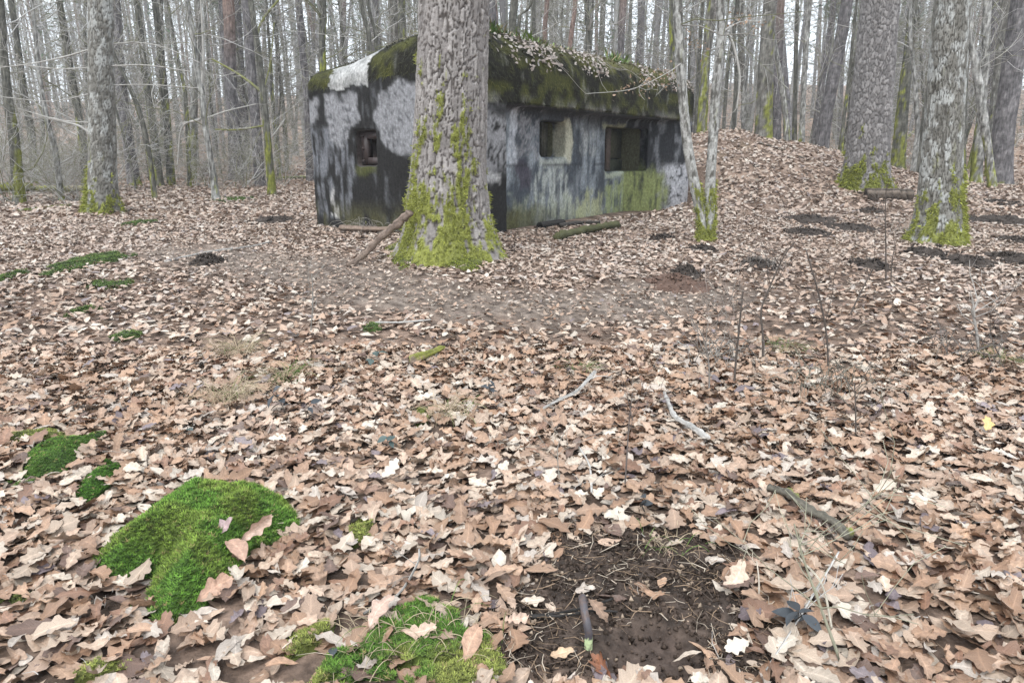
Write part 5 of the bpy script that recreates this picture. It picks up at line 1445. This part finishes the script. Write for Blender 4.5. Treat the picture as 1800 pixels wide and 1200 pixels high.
def far_forest():
    """the mass of trunks, twigs and pine tops that closes the view"""
    r = np.random.RandomState(909)
    A = Acc()
    n = 520
    Y = 50 + 95 * r.rand(n) ** 1.1; X = (r.rand(n) * 2 - 1) * (0.82 * Y + 4); Z = G(X, Y)
    for i in range(n):
        h = 15 + 8 * r.rand(); lean = 1.0 * r.randn(2); rad = 0.10 + 0.14 * r.rand()
        P = np.array([(X[i], Y[i], Z[i] - .3), (X[i] + lean[0] * .5, Y[i] + lean[1] * .5, Z[i] + h / 2), (X[i] + lean[0], Y[i] + lean[1], Z[i] + h)])
        c = np.array([(0.18, 0.172, 0.17), (0.16, 0.155, 0.13), (0.23, 0.18, 0.155), (0.32, 0.315, 0.30)][r.choice(4, p=(.4, .3, .15, .15))])
        A.add(*tube(P, [rad, rad * .8, rad * .4], 5), c)
    m = 60000                                            # twigs
    k = r.randint(n, size=m); z0 = 0.1 + 17 * r.rand(m) ** 1.3; az = r.rand(m) * 6.28; L = 0.8 + 2.2 * r.rand(m)
    P = np.stack([X[k], Y[k], Z[k] + z0], 1) + np.stack([np.cos(az), np.sin(az), 0 * az], 1) * (r.rand(m) * 2.6)[:, None]
    D = np.stack([np.cos(az), np.sin(az), 0.7 * r.rand(m) - 0.1], 1) * L[:, None] + 0.3 * r.randn(m, 3)
    up = np.cross(D, r.randn(m, 3)); up /= np.linalg.norm(up, axis=1)[:, None]
    T = np.stack([P - up * 0.026, P + up * 0.026, P + D], 1).reshape(-1, 3)
    A.add(T, np.arange(len(T)).reshape(-1, 3), np.repeat(np.array((0.25, 0.24, 0.22)) * (0.55 + 0.8 * r.rand(m, 1)), 3, 0))
    pines = np.where(r.rand(n) < np.where(X < -0.25 * Y, 0.28, 0.55))[0]                  # needle tops
    m = 46000
    k = pines[r.randint(len(pines), size=m)]
    lx = np.where(X[k] < -8, 0.0, 1.0)
    z0 = 6.5 + 13 * r.rand(m) ** 0.9
    rad = 2.6 * r.rand(m) ** 0.6 * sstep(22, 12, z0)
    az = r.rand(m) * 6.28
    cl = 0.9 * (fbm(X[k] * 3 + np.cos(az) * 2, Y[k] * 3 + np.sin(az) * 2, z0 * 1.1, 2) - 0.5)
    keep = cl > -0.02
    P = np.stack([X[k] + rad * np.cos(az), Y[k] + rad * np.sin(az), Z[k] + z0], 1)[keep]
    m = len(P)
    D = r.randn(m, 3); D /= np.linalg.norm(D, axis=1)[:, None]; E = np.cross(D, r.randn(m, 3)); E /= np.linalg.norm(E, axis=1)[:, None]
    T = np.stack([P - E * 0.07, P + E * 0.07, P + D * 0.55], 1).reshape(-1, 3)
    A.add(T, np.arange(len(T)).reshape(-1, 3), np.repeat(np.array((0.10, 0.14, 0.09)) * (0.6 + 0.8 * r.rand(m, 1)), 3, 0))
    o = link('far_forest', A.mesh('far_forest', False), 'twig')
    tag(o, 'hazy far wood of thin trunks and pine tops closing the view', 'forest'); o['kind'] = 'stuff'
far_forest()

# ------------------------------------------------------------------ fallen wood
def rod(name, label, pts, w0, w1, col, cat='branch', moss=0.0, sides=10, seed=0, knots=0.15, Y=None, twigs=0, hollow=False, n=26, mat='bark'):
    """pts: (px, py, height above the floor of the underside)"""
    r = np.random.RandomState(700 + seed)
    P = []
    for px, py, h in pts:
        if Y is not None and h > 0.001:
            p = at_Y(px, py, Y)
        else:
            p = ground_at(px, py); p[2] += h + (0.03 if p[1] < 6 and name not in ('twig',) else (0.012 if p[1] < 6 else 0))
        P.append(p)
    P = np.array(P); ppm = px_per_m(P.mean(0))
    P[:, 2] += w0 / 2 / ppm * 0.6
    base = P[0].copy(); base[2] = float(G(base[0], base[1]))
    S = smooth_path(P, n) + 0.15 * w0 / ppm * r.randn(n, 3) * knots
    rad = np.linspace(w0, w1, n) / 2 / ppm * (1 + knots * (r.rand(n) - 0.5))
    V, F = tube(S, rad, sides, True)
    nz = fbm(V[:, 0], V[:, 1], V[:, 2], 3, 14); ns = fbm(V[:, 0], V[:, 1], V[:, 2], 2, 50)
    C = np.array(col) * (0.55 + 0.9 * ns)[:, None]
    if moss:
        m = sstep(0.70 - 0.22 * moss, 0.78 - 0.22 * moss, nz + 0.15 * (np.arange(len(V)) / len(V) < 0.6))
        V = V + np.array([0, 0, 1]) * (m * 0.012)[:, None]
        C = lerp(C, MOSSC * 0.9, m * 0.9)
    V = V + (ns - 0.5)[:, None] * 0.16 * w0 / ppm
    ln_ = VALS[(np.arange(len(V)) % sides * 37 + seed * 11) & 255]
    C = C * (0.45 + 1.0 * ln_)[:, None] * (0.75 + 0.5 * nz)[:, None]
    if hollow:
        C[-2] = C[-1] = (0.012, 0.01, 0.008)
        V[-2] += (S[1] - S[0]) / np.linalg.norm(S[1] - S[0]) * 0.16
    o = tag(link(name, mesh_np(name, V - base, F, C), mat, None, base), label, cat)
    if twigs:
        out = []
        for _ in range(twigs):
            k = r.randint(3, n - 2); t = S[k + 1] - S[k]; t /= np.linalg.norm(t)
            a = t + 0.9 * r.randn(3); a[2] = abs(a[2]) * 0.5; a /= np.linalg.norm(a)
            grow(r, S[k], a, 0.25 * np.linalg.norm(P[-1] - P[0]) * (0.5 + r.rand()), rad[k] * 0.45, 1, out, 2, (0, 2))
        A = Acc()
        for Q, ra, lev in out:
            A.add(*tube(Q, np.maximum(ra, 0.0012), 3), np.array(col))
        t_ = link('side_twigs', A.mesh('side_twigs', True, base), 'twig', o); t_['kind'] = 'stuff'
    return o
BRN, GRY, PALE, BLK = (0.24, 0.18, 0.14), (0.30, 0.28, 0.255), (0.44, 0.42, 0.39), (0.035, 0.032, 0.03)
rod('fallen_branch', 'stout grey-brown broken branch leaning on the huge trunk from the left', [(612, 470, 0), (640, 450, .02), (662, 428, .10), (692, 402, .18), (722, 376, .28)], 10, 15, (0.165, 0.125, 0.10), Y=8.35, seed=1, n=34, knots=.4, sides=12)
rod('fallen_branch', 'thin grey log lying before the bunker embrasure', [(600, 408, .05), (640, 411, .06), (690, 414, .06)], 11, 9, BRN, seed=3)
rod('fallen_branch', 'mossy log lying behind the thin grey log at the bunker', [(642, 405, .08), (670, 404, .09), (700, 403, .09)], 12, 12, BRN, moss=1.4, seed=4)
rod('mossy_beam', 'dark moss-covered beam on the leaves before the bunker wall', [(978, 424, .02), (1010, 416, .02), (1050, 408, .02), (1085, 402, .02)], 16, 15, (0.085, 0.085, 0.04), cat='beam', moss=0, sides=4, seed=5, knots=.3)
rod('iron_pipe', 'dark hollow pipe end lying at the bunker wall foot', [(948, 404, .03), (968, 400, .03), (990, 397, .03)], 12, 11, (0.03, 0.027, 0.025), cat='pipe', seed=6, knots=.02, hollow=True)
rod('fallen_branch', 'dark rotten branch along the bunker wall foot behind the beam', [(985, 402, .03), (1015, 397, .03), (1055, 396, .02)], 8, 6, (0.05, 0.045, 0.04), seed=7)
rod('sawn_log', 'short sawn hollow log lying beside the thick grey pine', [(1521, 351, -.03), (1560, 351, -.03), (1598, 352, -.03)], 27, 25, (0.125, 0.10, 0.08), cat='log', seed=8, hollow=True, knots=.10, sides=26)
rod('fallen_log', 'long fallen log capped with bright moss at the left edge', [(-15, 345, .12), (40, 343, .12), (62, 342, .12)], 18, 15, (0.2, .17, .1), cat='log', moss=1.5, seed=9)
rod('fallen_log', 'pale debarked log end behind the lichened oak at left', [(64, 342, .10), (110, 341, .10), (156, 341, .10)], 10, 11, (0.30, 0.26, 0.17), cat='log', moss=.6, seed=10)
rod('fallen_branch', 'lichen-white stick curving over the leaves right of centre', [(1163, 690, .0), (1175, 722, .01), (1186, 746, .01), (1215, 766, .01), (1243, 784, .0)], 6, 13, PALE, seed=11, knots=.4)
rod('fallen_branch', 'thin pale stick pointing up to the right near the centre', [(948, 733, .0), (985, 720, .02), (1015, 705, .03), (1045, 676, .05)], 4, 7, PALE, seed=12, twigs=3)
rod('mossy_stick', 'short stick end wrapped in a yellow moss sleeve', [(722, 646, .0), (745, 641, .01), (764, 634, .01), (780, 627, .02)], 15, 9, BRN, moss=1.0, seed=13)
rod('fallen_branch', 'dark mossy branch half buried in leaves at lower right', [(1352, 872, .0), (1385, 890, .01), (1420, 918, .01), (1460, 940, .01), (1490, 962, .0)], 15, 16, (0.11, 0.10, 0.08), moss=.15, seed=14, knots=.4)
rod('twig', 'upper black twig threaded through the iron loop', [(915, 1092, .0), (970, 1090, .005), (1030, 1080, .012), (1076, 1066, .02)], 5, 4, BLK, cat='twig', seed=15)
rod('twig', 'lower black twig threaded through the iron loop', [(918, 1096, .004), (985, 1094, .006), (1040, 1086, .012), (1085, 1086, .014)], 6, 4, BLK, cat='twig', seed=16)
rod('fallen_branch', 'long thin grey stick on the worn path behind', [(290, 462, .0), (370, 446, .02), (440, 436, .02), (478, 428, .02)], 4, 3, PALE, seed=17)
rod('fallen_branch', 'thin pale stick lying flat before the huge trunk', [(660, 576, .01), (710, 577, .01), (757, 572, .01)], 4, 3, PALE, seed=18, twigs=2)
rod('fallen_branch', 'dark thin fallen log right of the mossy branched tree', [(486, 318, .02), (515, 316, .02), (545, 315, .02)], 6, 6, (0.14, 0.15, 0.08), seed=19, moss=.6)
rod('fallen_branch', 'bare branch propped against the thick grey pine from the right', [(1562, 278, .02), (1585, 262, .35), (1604, 250, .55), (1622, 238, .75)], 6, 5, (0.16, .15, .09), seed=20, moss=.4)
rod('tree_stump', 'low brown stump at the foot of the forked lichen tree', [(361, 313, .0), (362, 309, .12), (362, 305, .25)], 17, 16, (0.13, .075, .05), cat='stump', seed=21, n=6, knots=.05, sides=12)
rod('fallen_branch', 'thin dark stick on the slope of the earth bank', [(1330, 252, .01), (1365, 262, .01), (1420, 283, .01)], 4, 3, (0.14, .12, .1), seed=22)
rod('twig', 'pale thin twig lying over leaves at the lower right corner', [(1345, 1190, .02), (1400, 1110, .03), (1450, 1030, .04), (1470, 1000, .05)], 3, 4, PALE, cat='twig', seed=23, twigs=3)
rod('twig', 'thin white stalk bent over the leaves right of the bare soil', [(1460, 1120, .02), (1440, 1060, .06), (1400, 1010, .05)], 4, 3, (0.5, .45, .36), cat='twig', seed=24)
rod('twig', 'crooked white twig between big cushion and soil', [(1015, 790, .01), (1035, 830, .02), (1040, 880, .02)], 3, 4, PALE, cat='twig', seed=25, twigs=2)
rod('twig', 'bare twig lying between the big cushion and bottom moss carpet', [(640, 1090, .01), (700, 1060, .02), (735, 1010, .03), (738, 985, .03)], 5, 4, GRY, cat='twig', seed=26, twigs=3)

# ------------------------------------------------------------------ bare shoots and seedlings
def shoot(label, pts, w0, w1, col, twigs=6, tl=0.25, seed=0, name='bare_shoot'):
    r = np.random.RandomState(800 + seed)
    b = ground_at(pts[0][0], pts[0][1])
    P = [np.array([0, 0, -0.02])]
    for k, (px, py) in enumerate(pts[1:]):
        q = at_Y(px, py, b[1] + 0.03 * (k + 1)) - b; P.append(q)
    n = 16; S = smooth_path(np.array(P), n); ppm = px_per_m(b)
    root = thing(name, label, 'sapling', b)
    A = Acc(); rad = np.linspace(w0, w1, n) / 2 / ppm * 0.72
    A.add(*tube(S, rad, 6), np.array(col)); link('stem', A.mesh('stem'), 'twig', root)
    out = []
    for _ in range(twigs):
        k = r.randint(5, n - 1); a = np.array([0, 0, 0.6]) + 0.9 * r.randn(3); a[2] = abs(a[2]); a /= np.linalg.norm(a)
        grow(r, S[k], a, tl * (0.5 + r.rand()), rad[k] * 0.6, 1, out, 2, (0, 3))
    if out:
        A = Acc()
        for Q, ra, lev in out:
            A.add(*tube(Q, np.maximum(ra, 0.0011), 3), np.array(col) * 1.25)
        t_ = link('side_twigs', A.mesh('side_twigs'), 'twig', root); t_['kind'] = 'stuff'
DK = (0.085, 0.07, 0.06)
shoot('leftmost straight dark shoot of the pair right of centre', [(1290, 682), (1294, 630), (1300, 570), (1306, 512)], 6, 4, DK, 7, .3, 1)
shoot('dark shoot bending right behind the leftmost straight one', [(1341, 636), (1341, 590), (1338, 545), (1355, 500), (1378, 450), (1398, 425)], 6, 3, DK, 8, .35, 2)
shoot('tall thin shoot leaning left, third from the birch', [(1457, 655), (1453, 590), (1440, 520), (1420, 450), (1418, 440)], 5, 3, DK, 6, .3, 3)
shoot('bushy pale-twigged shoot left of the straight dark pair', [(1247, 690), (1246, 640), (1235, 590), (1215, 560)], 5, 2, (0.2, .18, .16), 12, .35, 4)
shoot('slanting dark shoot before the black earth heap', [(1492, 556), (1510, 520), (1534, 474)], 5, 3, DK, 5, .3, 5)
shoot('tall dark sapling just left of the lichened oak', [(1558, 498), (1557, 430), (1556, 380), (1558, 325)], 4, 2, DK, 10, .35, 6)
shoot('small thin shoot right beside the tall dark sapling', [(1566, 500), (1568, 460), (1574, 430)], 3, 2, DK, 4, .25, 7)
shoot('thin dark shoot rising from the leaves behind the bare soil', [(1098, 862), (1102, 800), (1106, 740), (1112, 690)], 5, 2, (0.12, .10, .09), 5, .2, 8)
shoot('wiry tangled shoot at the right, below the tall thin one', [(1505, 775), (1504, 720), (1502, 672)], 4, 3, DK, 9, .3, 9)
shoot('broken grey stick standing upright near the right edge', [(1722, 618), (1716, 580), (1709, 545)], 8, 6, GRY, 6, .35, 10)
shoot('pale green-grey forked shoot at lower right', [(1488, 1172), (1462, 1120), (1440, 1060), (1415, 990), (1396, 920)], 9, 4, (0.27, .26, .19), 9, .3, 11)
shoot('white dry stalk standing at the right rim of the bare soil', [(1335, 1062), (1334, 1020), (1330, 985)], 5, 3, (0.5, .44, .36), 1, .08, 12)
shoot('thin grey shoot left of the slim pale stick, centre', [(985, 850), (980, 790), (992, 760)], 3, 2, (0.25, .23, .2), 5, .18, 13)
shoot('low wiry shoot at the right edge of the picture', [(1770, 640), (1745, 600), (1740, 560)], 4, 2, DK, 9, .35, 14)
shoot('thin upright shoot on the left floor before the path', [(545, 585), (550, 530), (548, 480)], 3, 2, (0.2, .19, .17), 6, .25, 15)

def bramble(px, py, spread, n, label, seed, col=(0.16, 0.15, 0.12)):
    r = np.random.RandomState(850 + seed)
    b = ground_at(px, py); A = Acc()
    for _ in range(n):
        az = r.rand() * 6.28; L = spread * (0.4 + 0.8 * r.rand()); h = 0.06 + 0.16 * r.rand()
        o = np.array([0.3 * spread * r.randn(), 0.3 * spread * r.randn(), 0])
        t = np.linspace(0, 1, 9)
        P = o + np.stack([np.cos(az) * L * t, np.sin(az) * L * t, h * np.sin(t * math.pi) ** 0.8 + 0.02], 1) + 0.012 * r.randn(9, 3)
        A.add(*tube(P, np.linspace(0.0028, 0.0012, 9), 4), np.array(col) * (0.7 + 0.8 * r.rand()))
    root = thing('bramble_tangle', label, 'bramble', b)
    link('canes', A.mesh('canes'), 'twig', root)
bramble(1440, 690, 0.35, 26, 'low wiry bramble tangle below the tall thin shoot', 1)
bramble(1250, 640, 0.30, 18, 'faint thin twig tangle at the bushy pale shoot', 2, (0.25, .24, .22))
bramble(1690, 630, 0.40, 24, 'dark wiry tangle around the broken upright stick', 3, (0.11, .10, .09))
bramble(1600, 410, 0.5, 16, 'thin pale twigs fallen over the lichened oak foot', 4, (0.34, .32, .28))
bramble(655, 406, 0.62, 46, 'heap of dry pale brushwood against the bunker left of the trunk', 5, (0.27, .25, .22))
bramble(1340, 470, 0.45, 20, 'sparse wiry twigs behind the bending dark shoot', 6, (0.2, .18, .16))

def dark_plant(px, py, h, nl, size, label, seed, lean=0.0, col=(0.038, 0.043, 0.048)):
    r = np.random.RandomState(870 + seed)
    b = ground_at(px, py); t = np.linspace(0, 1, 7); h = h + 0.045; size = size * 1.15
    S = np.stack([lean * t ** 1.4 + .01 * r.randn(7), 0.02 * r.randn(7), h * t - 0.01], 1)
    root = thing('dark_leaved_seedling', label, 'seedling', b)
    A = Acc(); A.add(*tube(S, np.linspace(0.0028, 0.0018, 7), 5), (0.07, .06, .05)); link('stem', A.mesh('stem'), 'twig', root)
    u = np.linspace(0, 1, 7); wd = 0.30 * np.sin(math.pi * u ** 0.9) + 0.01
    for k in range(nl):
        f = 0.35 + 0.65 * (k + 1) / nl; p = np.array([np.interp(f, t, S[:, q]) for q in range(3)])
        az = k * 2.4 + r.rand(); e = r.uniform(-0.5, 0.5)
        sz = size * (0.75 + 0.5 * r.rand())
        V = np.concatenate([np.stack([u, sg * wd, 0.25 * wd * abs(sg) - 0.25 * u ** 2], 1) for sg in (-1, 0, 1)]) * sz
        B = basis(np.array([[math.sin(e) * math.cos(az), math.sin(e) * math.sin(az), math.cos(e)]]) + .25 * r.randn(1, 3), np.array([az]))[0]
        V = V @ B.T + p
        F = np.array([(c * 7 + q, c * 7 + q + 1, c * 7 + q + 8, c * 7 + q + 7) for c in (0, 1) for q in range(6)])
        link('leaf', mesh_np('leaf', V, F, np.array(col) * (0.7 + 0.8 * r.rand())), 'plant', root)
dark_plant(503, 735, 0.13, 7, 0.055, 'slate-dark seedling with drooping leaves in the withered grass', 1, -0.05)
dark_plant(535, 745, 0.07, 4, 0.045, 'small dark seedling right beside the drooping slate-dark one', 2, 0.02)
dark_plant(862, 705, 0.09, 6, 0.045, 'dark purple seedling standing in leaves at the picture centre', 3)
dark_plant(1398, 1118, 0.07, 6, 0.052, 'dark violet-grey seedling at the right of the bare soil', 4)
dark_plant(582, 1185, 0.0, 4, 0.03, 'tiny dark seedling in the bottom moss carpet', 5)
dark_plant(1132, 905, 0.06, 4, 0.038, 'tiny dark seedling behind the bare soil', 6)
dark_plant(690, 790, 0.04, 5, 0.045, 'flat dark green seedling between cushion and centre', 7, 0, (0.04, .06, .055))
dark_plant(650, 640, 0.05, 6, 0.06, 'blue-green leaf spray lying left of the mossy stick', 8, 0.06, (0.06, .085, .075))
dark_plant(328, 770, 0.03, 4, 0.04, 'small dark leafy seedling left, behind the big cushion', 9, 0, (0.05, .065, .06))

def withered_grass(px, py, n, label, seed, green=0.1, ln=0.16):
    r = np.random.RandomState(890 + seed); b = ground_at(px, py); A = Acc()
    for _ in range(n):
        az = r.rand() * 6.28; L = ln * (0.5 + r.rand()); t = np.linspace(0, 1, 6); o = 0.05 * r.randn(2)
        P = np.stack([o[0] + np.cos(az) * L * t, o[1] + np.sin(az) * L * t, 0.01 + 0.5 * L * np.sin(t * 2.6) * (0.5 + 0.5 * r.rand())], 1)
        c = np.array((0.12, .19, .05)) if r.rand() < green else np.array((0.46, .37, .25))
        A.add(*tube(P, np.linspace(0.0016, 0.0006, 6), 3), c * (0.6 + 0.6 * r.rand()))
    root = thing('withered_grass', label, 'grass tuft', b)
    o = link('blades', A.mesh('blades'), 'twig', root); o['kind'] = 'stuff'
withered_grass(420, 625, 130, 'straw-coloured grass tuft behind the drooping dark seedling', 1, .1, .2)
withered_grass(400, 705, 130, 'straw-coloured grass tuft left of the drooping dark seedling', 2, .1, .2)
withered_grass(505, 668, 90, 'straw and green grass tuft right behind the drooping dark seedling', 3, .4, .18)
withered_grass(790, 735, 90, 'grey withered grass tuft beside the round olive moss', 4, .1)
withered_grass(660, 1140, 60, 'pale grass blades standing in the bottom moss carpet', 5, .2, .1)
withered_grass(780, 1130, 60, 'yellow grass blades at the right of the bottom moss carpet', 6, .3, .1)
withered_grass(1180, 968, 30, 'thin green grass tuft in the dark soil behind the loop', 7, .5, .07)
withered_grass(1380, 620, 60, 'greenish grass tuft between the dark shoots', 8, .6, .15)
withered_grass(1770, 640, 70, 'green grass tuft near the right edge', 9, .7, .15)
withered_grass(1025, 655, 60, 'small olive grass tuft right of the picture centre', 10, .5, .12)

# dead leaves that hang on: on the birch's low branch and higher up, rust-brown
def hanging_leaves():
    r = np.random.RandomState(31)
    birch = [o for o in bpy.data.objects if o.get('label', '').startswith('pale twin-stemmed')][0]
    b = np.array(birch.location)
    P = []
    for (x0, y0, x1, y1, n, dy) in ((1195, 118, 1080, 164, 55, -.5), (1200, 140, 1120, 165, 30, -.4), (1285, 28, 1335, 45, 40, .35), (1205, 60, 1235, 90, 26, .1)):
        for _ in range(n):
            f = r.rand(); p = at_Y(x0 + (x1 - x0) * f, y0 + (y1 - y0) * f, b[1] + dy * f) + 0.05 * r.randn(3); P.append(p)
    P = np.array(P); n = len(P)
    V, F, C, L = scatter_leaves(P - b, r.randn(n, 3) * np.array([1, 1, .35]), 0.03 + 0.03 * r.rand(n), PROTO_MD, 3, np.array((0.33, 0.225, 0.15)) * (0.6 + 0.7 * r.rand(n, 1)))
    o = link('dead_leaves', mesh_np('dead_leaves', V, F, C, True, L), 'leaf', birch); o['kind'] = 'stuff'
hanging_leaves()

# ------------------------------------------------------------------ iron loop in the bare soil
def iron_loop():
    b = ground_at(1034, 1140)
    root = thing('iron_loop', 'bent iron rod loop standing in the soil, pale green paint at its foot', 'iron loop', b)
    Rl, leg, rad = 0.062, 0.055, 0.0115
    th = np.linspace(0, math.pi, 22)
    P = np.concatenate([[(0, 0, -0.06), (0, 0, leg * .3), (0, 0, leg * .7)], np.stack([-0.012 * np.sin(th), Rl - Rl * np.cos(th), leg + Rl * 0.9 * np.sin(th)], 1), [(0, 2 * Rl, -0.05)]])
    S = smooth_path(P, 70)
    V, F = tube(S, rad, 20, True)
    nz = fbm(V[:, 0], V[:, 1], V[:, 2], 3, 60.0)
    C = lerp(np.broadcast_to((0.075, 0.068, 0.075), (len(V), 3)), (0.10, 0.07, 0.06), sstep(.5, .65, nz))
    pm = (V[:, 2] > -0.004) & (V[:, 2] < 0.042 + 0.03 * (nz - 0.5)) & (V[:, 1] < Rl * 0.5) & (nz > 0.38)
    C = lerp(C, (0.56, 0.66, 0.36), pm * 0.95)
    link('rod', mesh_np('rod', V, F, C), 'iron', root)
iron_loop()

# ------------------------------------------------------------------ single leaves that catch the eye
single_leaf(455, 975, 0.135, (0.50, 0.35, 0.27), 'pale oak leaf standing upright on the big moss cushion', (0.25, -1, 0.25), 1.5, 0.07, 1, .7)
single_leaf(385, 975, 0.13, (0.36, 0.26, 0.25), 'curled violet-brown leaf on the big moss cushion', (-0.3, -0.5, 0.8), 0.5, 0.075, 2, 1.6)
single_leaf(420, 1000, 0.12, (0.40, 0.25, 0.18), 'brown leaf at the right rim of the big moss cushion', (0.2, -0.2, 1), 2.4, 0.05, 3)
single_leaf(380, 1060, 0.12, (0.42, 0.26, 0.18), 'brown leaf hanging over the lower rim of the moss cushion', (0.3, -0.6, 0.7), 1.0, 0.03, 4)
single_leaf(1730, 768, 0.11, (0.62, 0.42, 0.17), 'smooth yellow leaf near the right edge', (0.1, -0.5, 1), 1.1, 0.05, 5, .6)
single_leaf(1062, 1178, 0.105, (0.22, 0.09, 0.045), 'glossy dark rust-brown leaf before the iron loop', (-0.5, -0.1, 0.8), 1.9, 0.006, 6, 1.3)
single_leaf(985, 1162, 0.075, (0.52, 0.36, 0.23), 'tan leaf lying left of the iron loop', (0.1, -0.2, 1), 0.4, 0.015, 7)
single_leaf(1285, 1035, 0.135, (0.54, 0.41, 0.31), 'broad pale lobed leaf at the right rim of the bare soil', (0.0, -0.35, 1), 0.9, 0.03, 8, .6)
single_leaf(670, 1110, 0.12, (0.46, 0.32, 0.25), 'pinkish leaf lying on the bottom moss carpet', (0.1, -0.5, 0.9), 1.2, 0.035, 9, .8)
single_leaf(735, 1135, 0.10, (0.50, 0.36, 0.27), 'curled tan leaf lying flat on the bottom moss carpet', (0, -0.2, 1), 0.2, 0.035, 10, 1.4)
single_leaf(830, 1160, 0.12, (0.45, 0.28, 0.19), 'brown leaf at the right rim of the bottom moss carpet', (0.4, -0.4, 0.9), 1.4, 0.03, 11)
single_leaf(905, 1105, 0.085, (0.52, 0.37, 0.28), 'tan leaf on the left rim of the bare soil', (0.2, -0.3, 1), 0.3, 0.02, 12)
single_leaf(685, 850, 0.11, (0.66, 0.56, 0.47), 'very pale leaf standing among brown ones behind the cushion', (0.3, -0.7, 0.7), 1.3, 0.04, 13, .8)

def tell_apart():
    """things left with one label are told apart by their order from the left"""
    by = {}
    for o in bpy.data.objects:
        if o.parent is None and o.get('label'):
            by.setdefault(o['label'], []).append(o)
    words = {2: ('left one', 'right one'), 3: ('left of three', 'middle of three', 'right of three'), 4: ('first of four', 'second of four', 'third of four', 'last of four')}
    for lab, os_ in by.items():
        if len(os_) in words and len(lab.split()) <= (13 if len(os_) > 2 else 14):
            os_.sort(key=lambda o: o.location.x / o.location.y)
            for o, w_ in zip(os_, words[len(os_)]):
                o['label'] = lab + ', ' + w_
tell_apart()

# ------------------------------------------------------------------ hazy air
def haze():
    zmax = max((o.matrix_world @ Vector(c)).z for o in bpy.data.objects if o.type == 'MESH' for c in (o.bound_box[1], o.bound_box[6])) + 1.0
    X, Y0, Y1, Z0, Z1 = 175, -175, 175, -1.6, max(zmax, 30)
    v = np.array([(x, y, z) for x in (-X, X) for y in (Y0, Y1) for z in (Z0, Z1)])
    f = np.array([(0, 1, 3, 2), (4, 6, 7, 5), (0, 4, 5, 1), (2, 3, 7, 6), (0, 2, 6, 4), (1, 5, 7, 3)])
    m = bpy.data.materials.new('haze'); m.use_nodes = True
    n = m.node_tree.nodes; n.remove(n['Principled BSDF'])
    pv = n.new('ShaderNodeVolumePrincipled')
    pv.inputs['Color'].default_value = (0.93, 0.96, 1.0, 1)
    pv.inputs['Density'].default_value = 0.0014
    pv.inputs['Anisotropy'].default_value = 0.0
    m.node_tree.links.new(pv.outputs[0], n['Material Output'].inputs['Volume'])
    me = mesh_np('haze', v, f, None, False); me.materials.append(m)
    o = link('haze', me, None); o['kind'] = 'stuff'
    tag(o, 'thin pale haze hanging in the wood', 'haze')
bpy.context.view_layer.update()
haze()
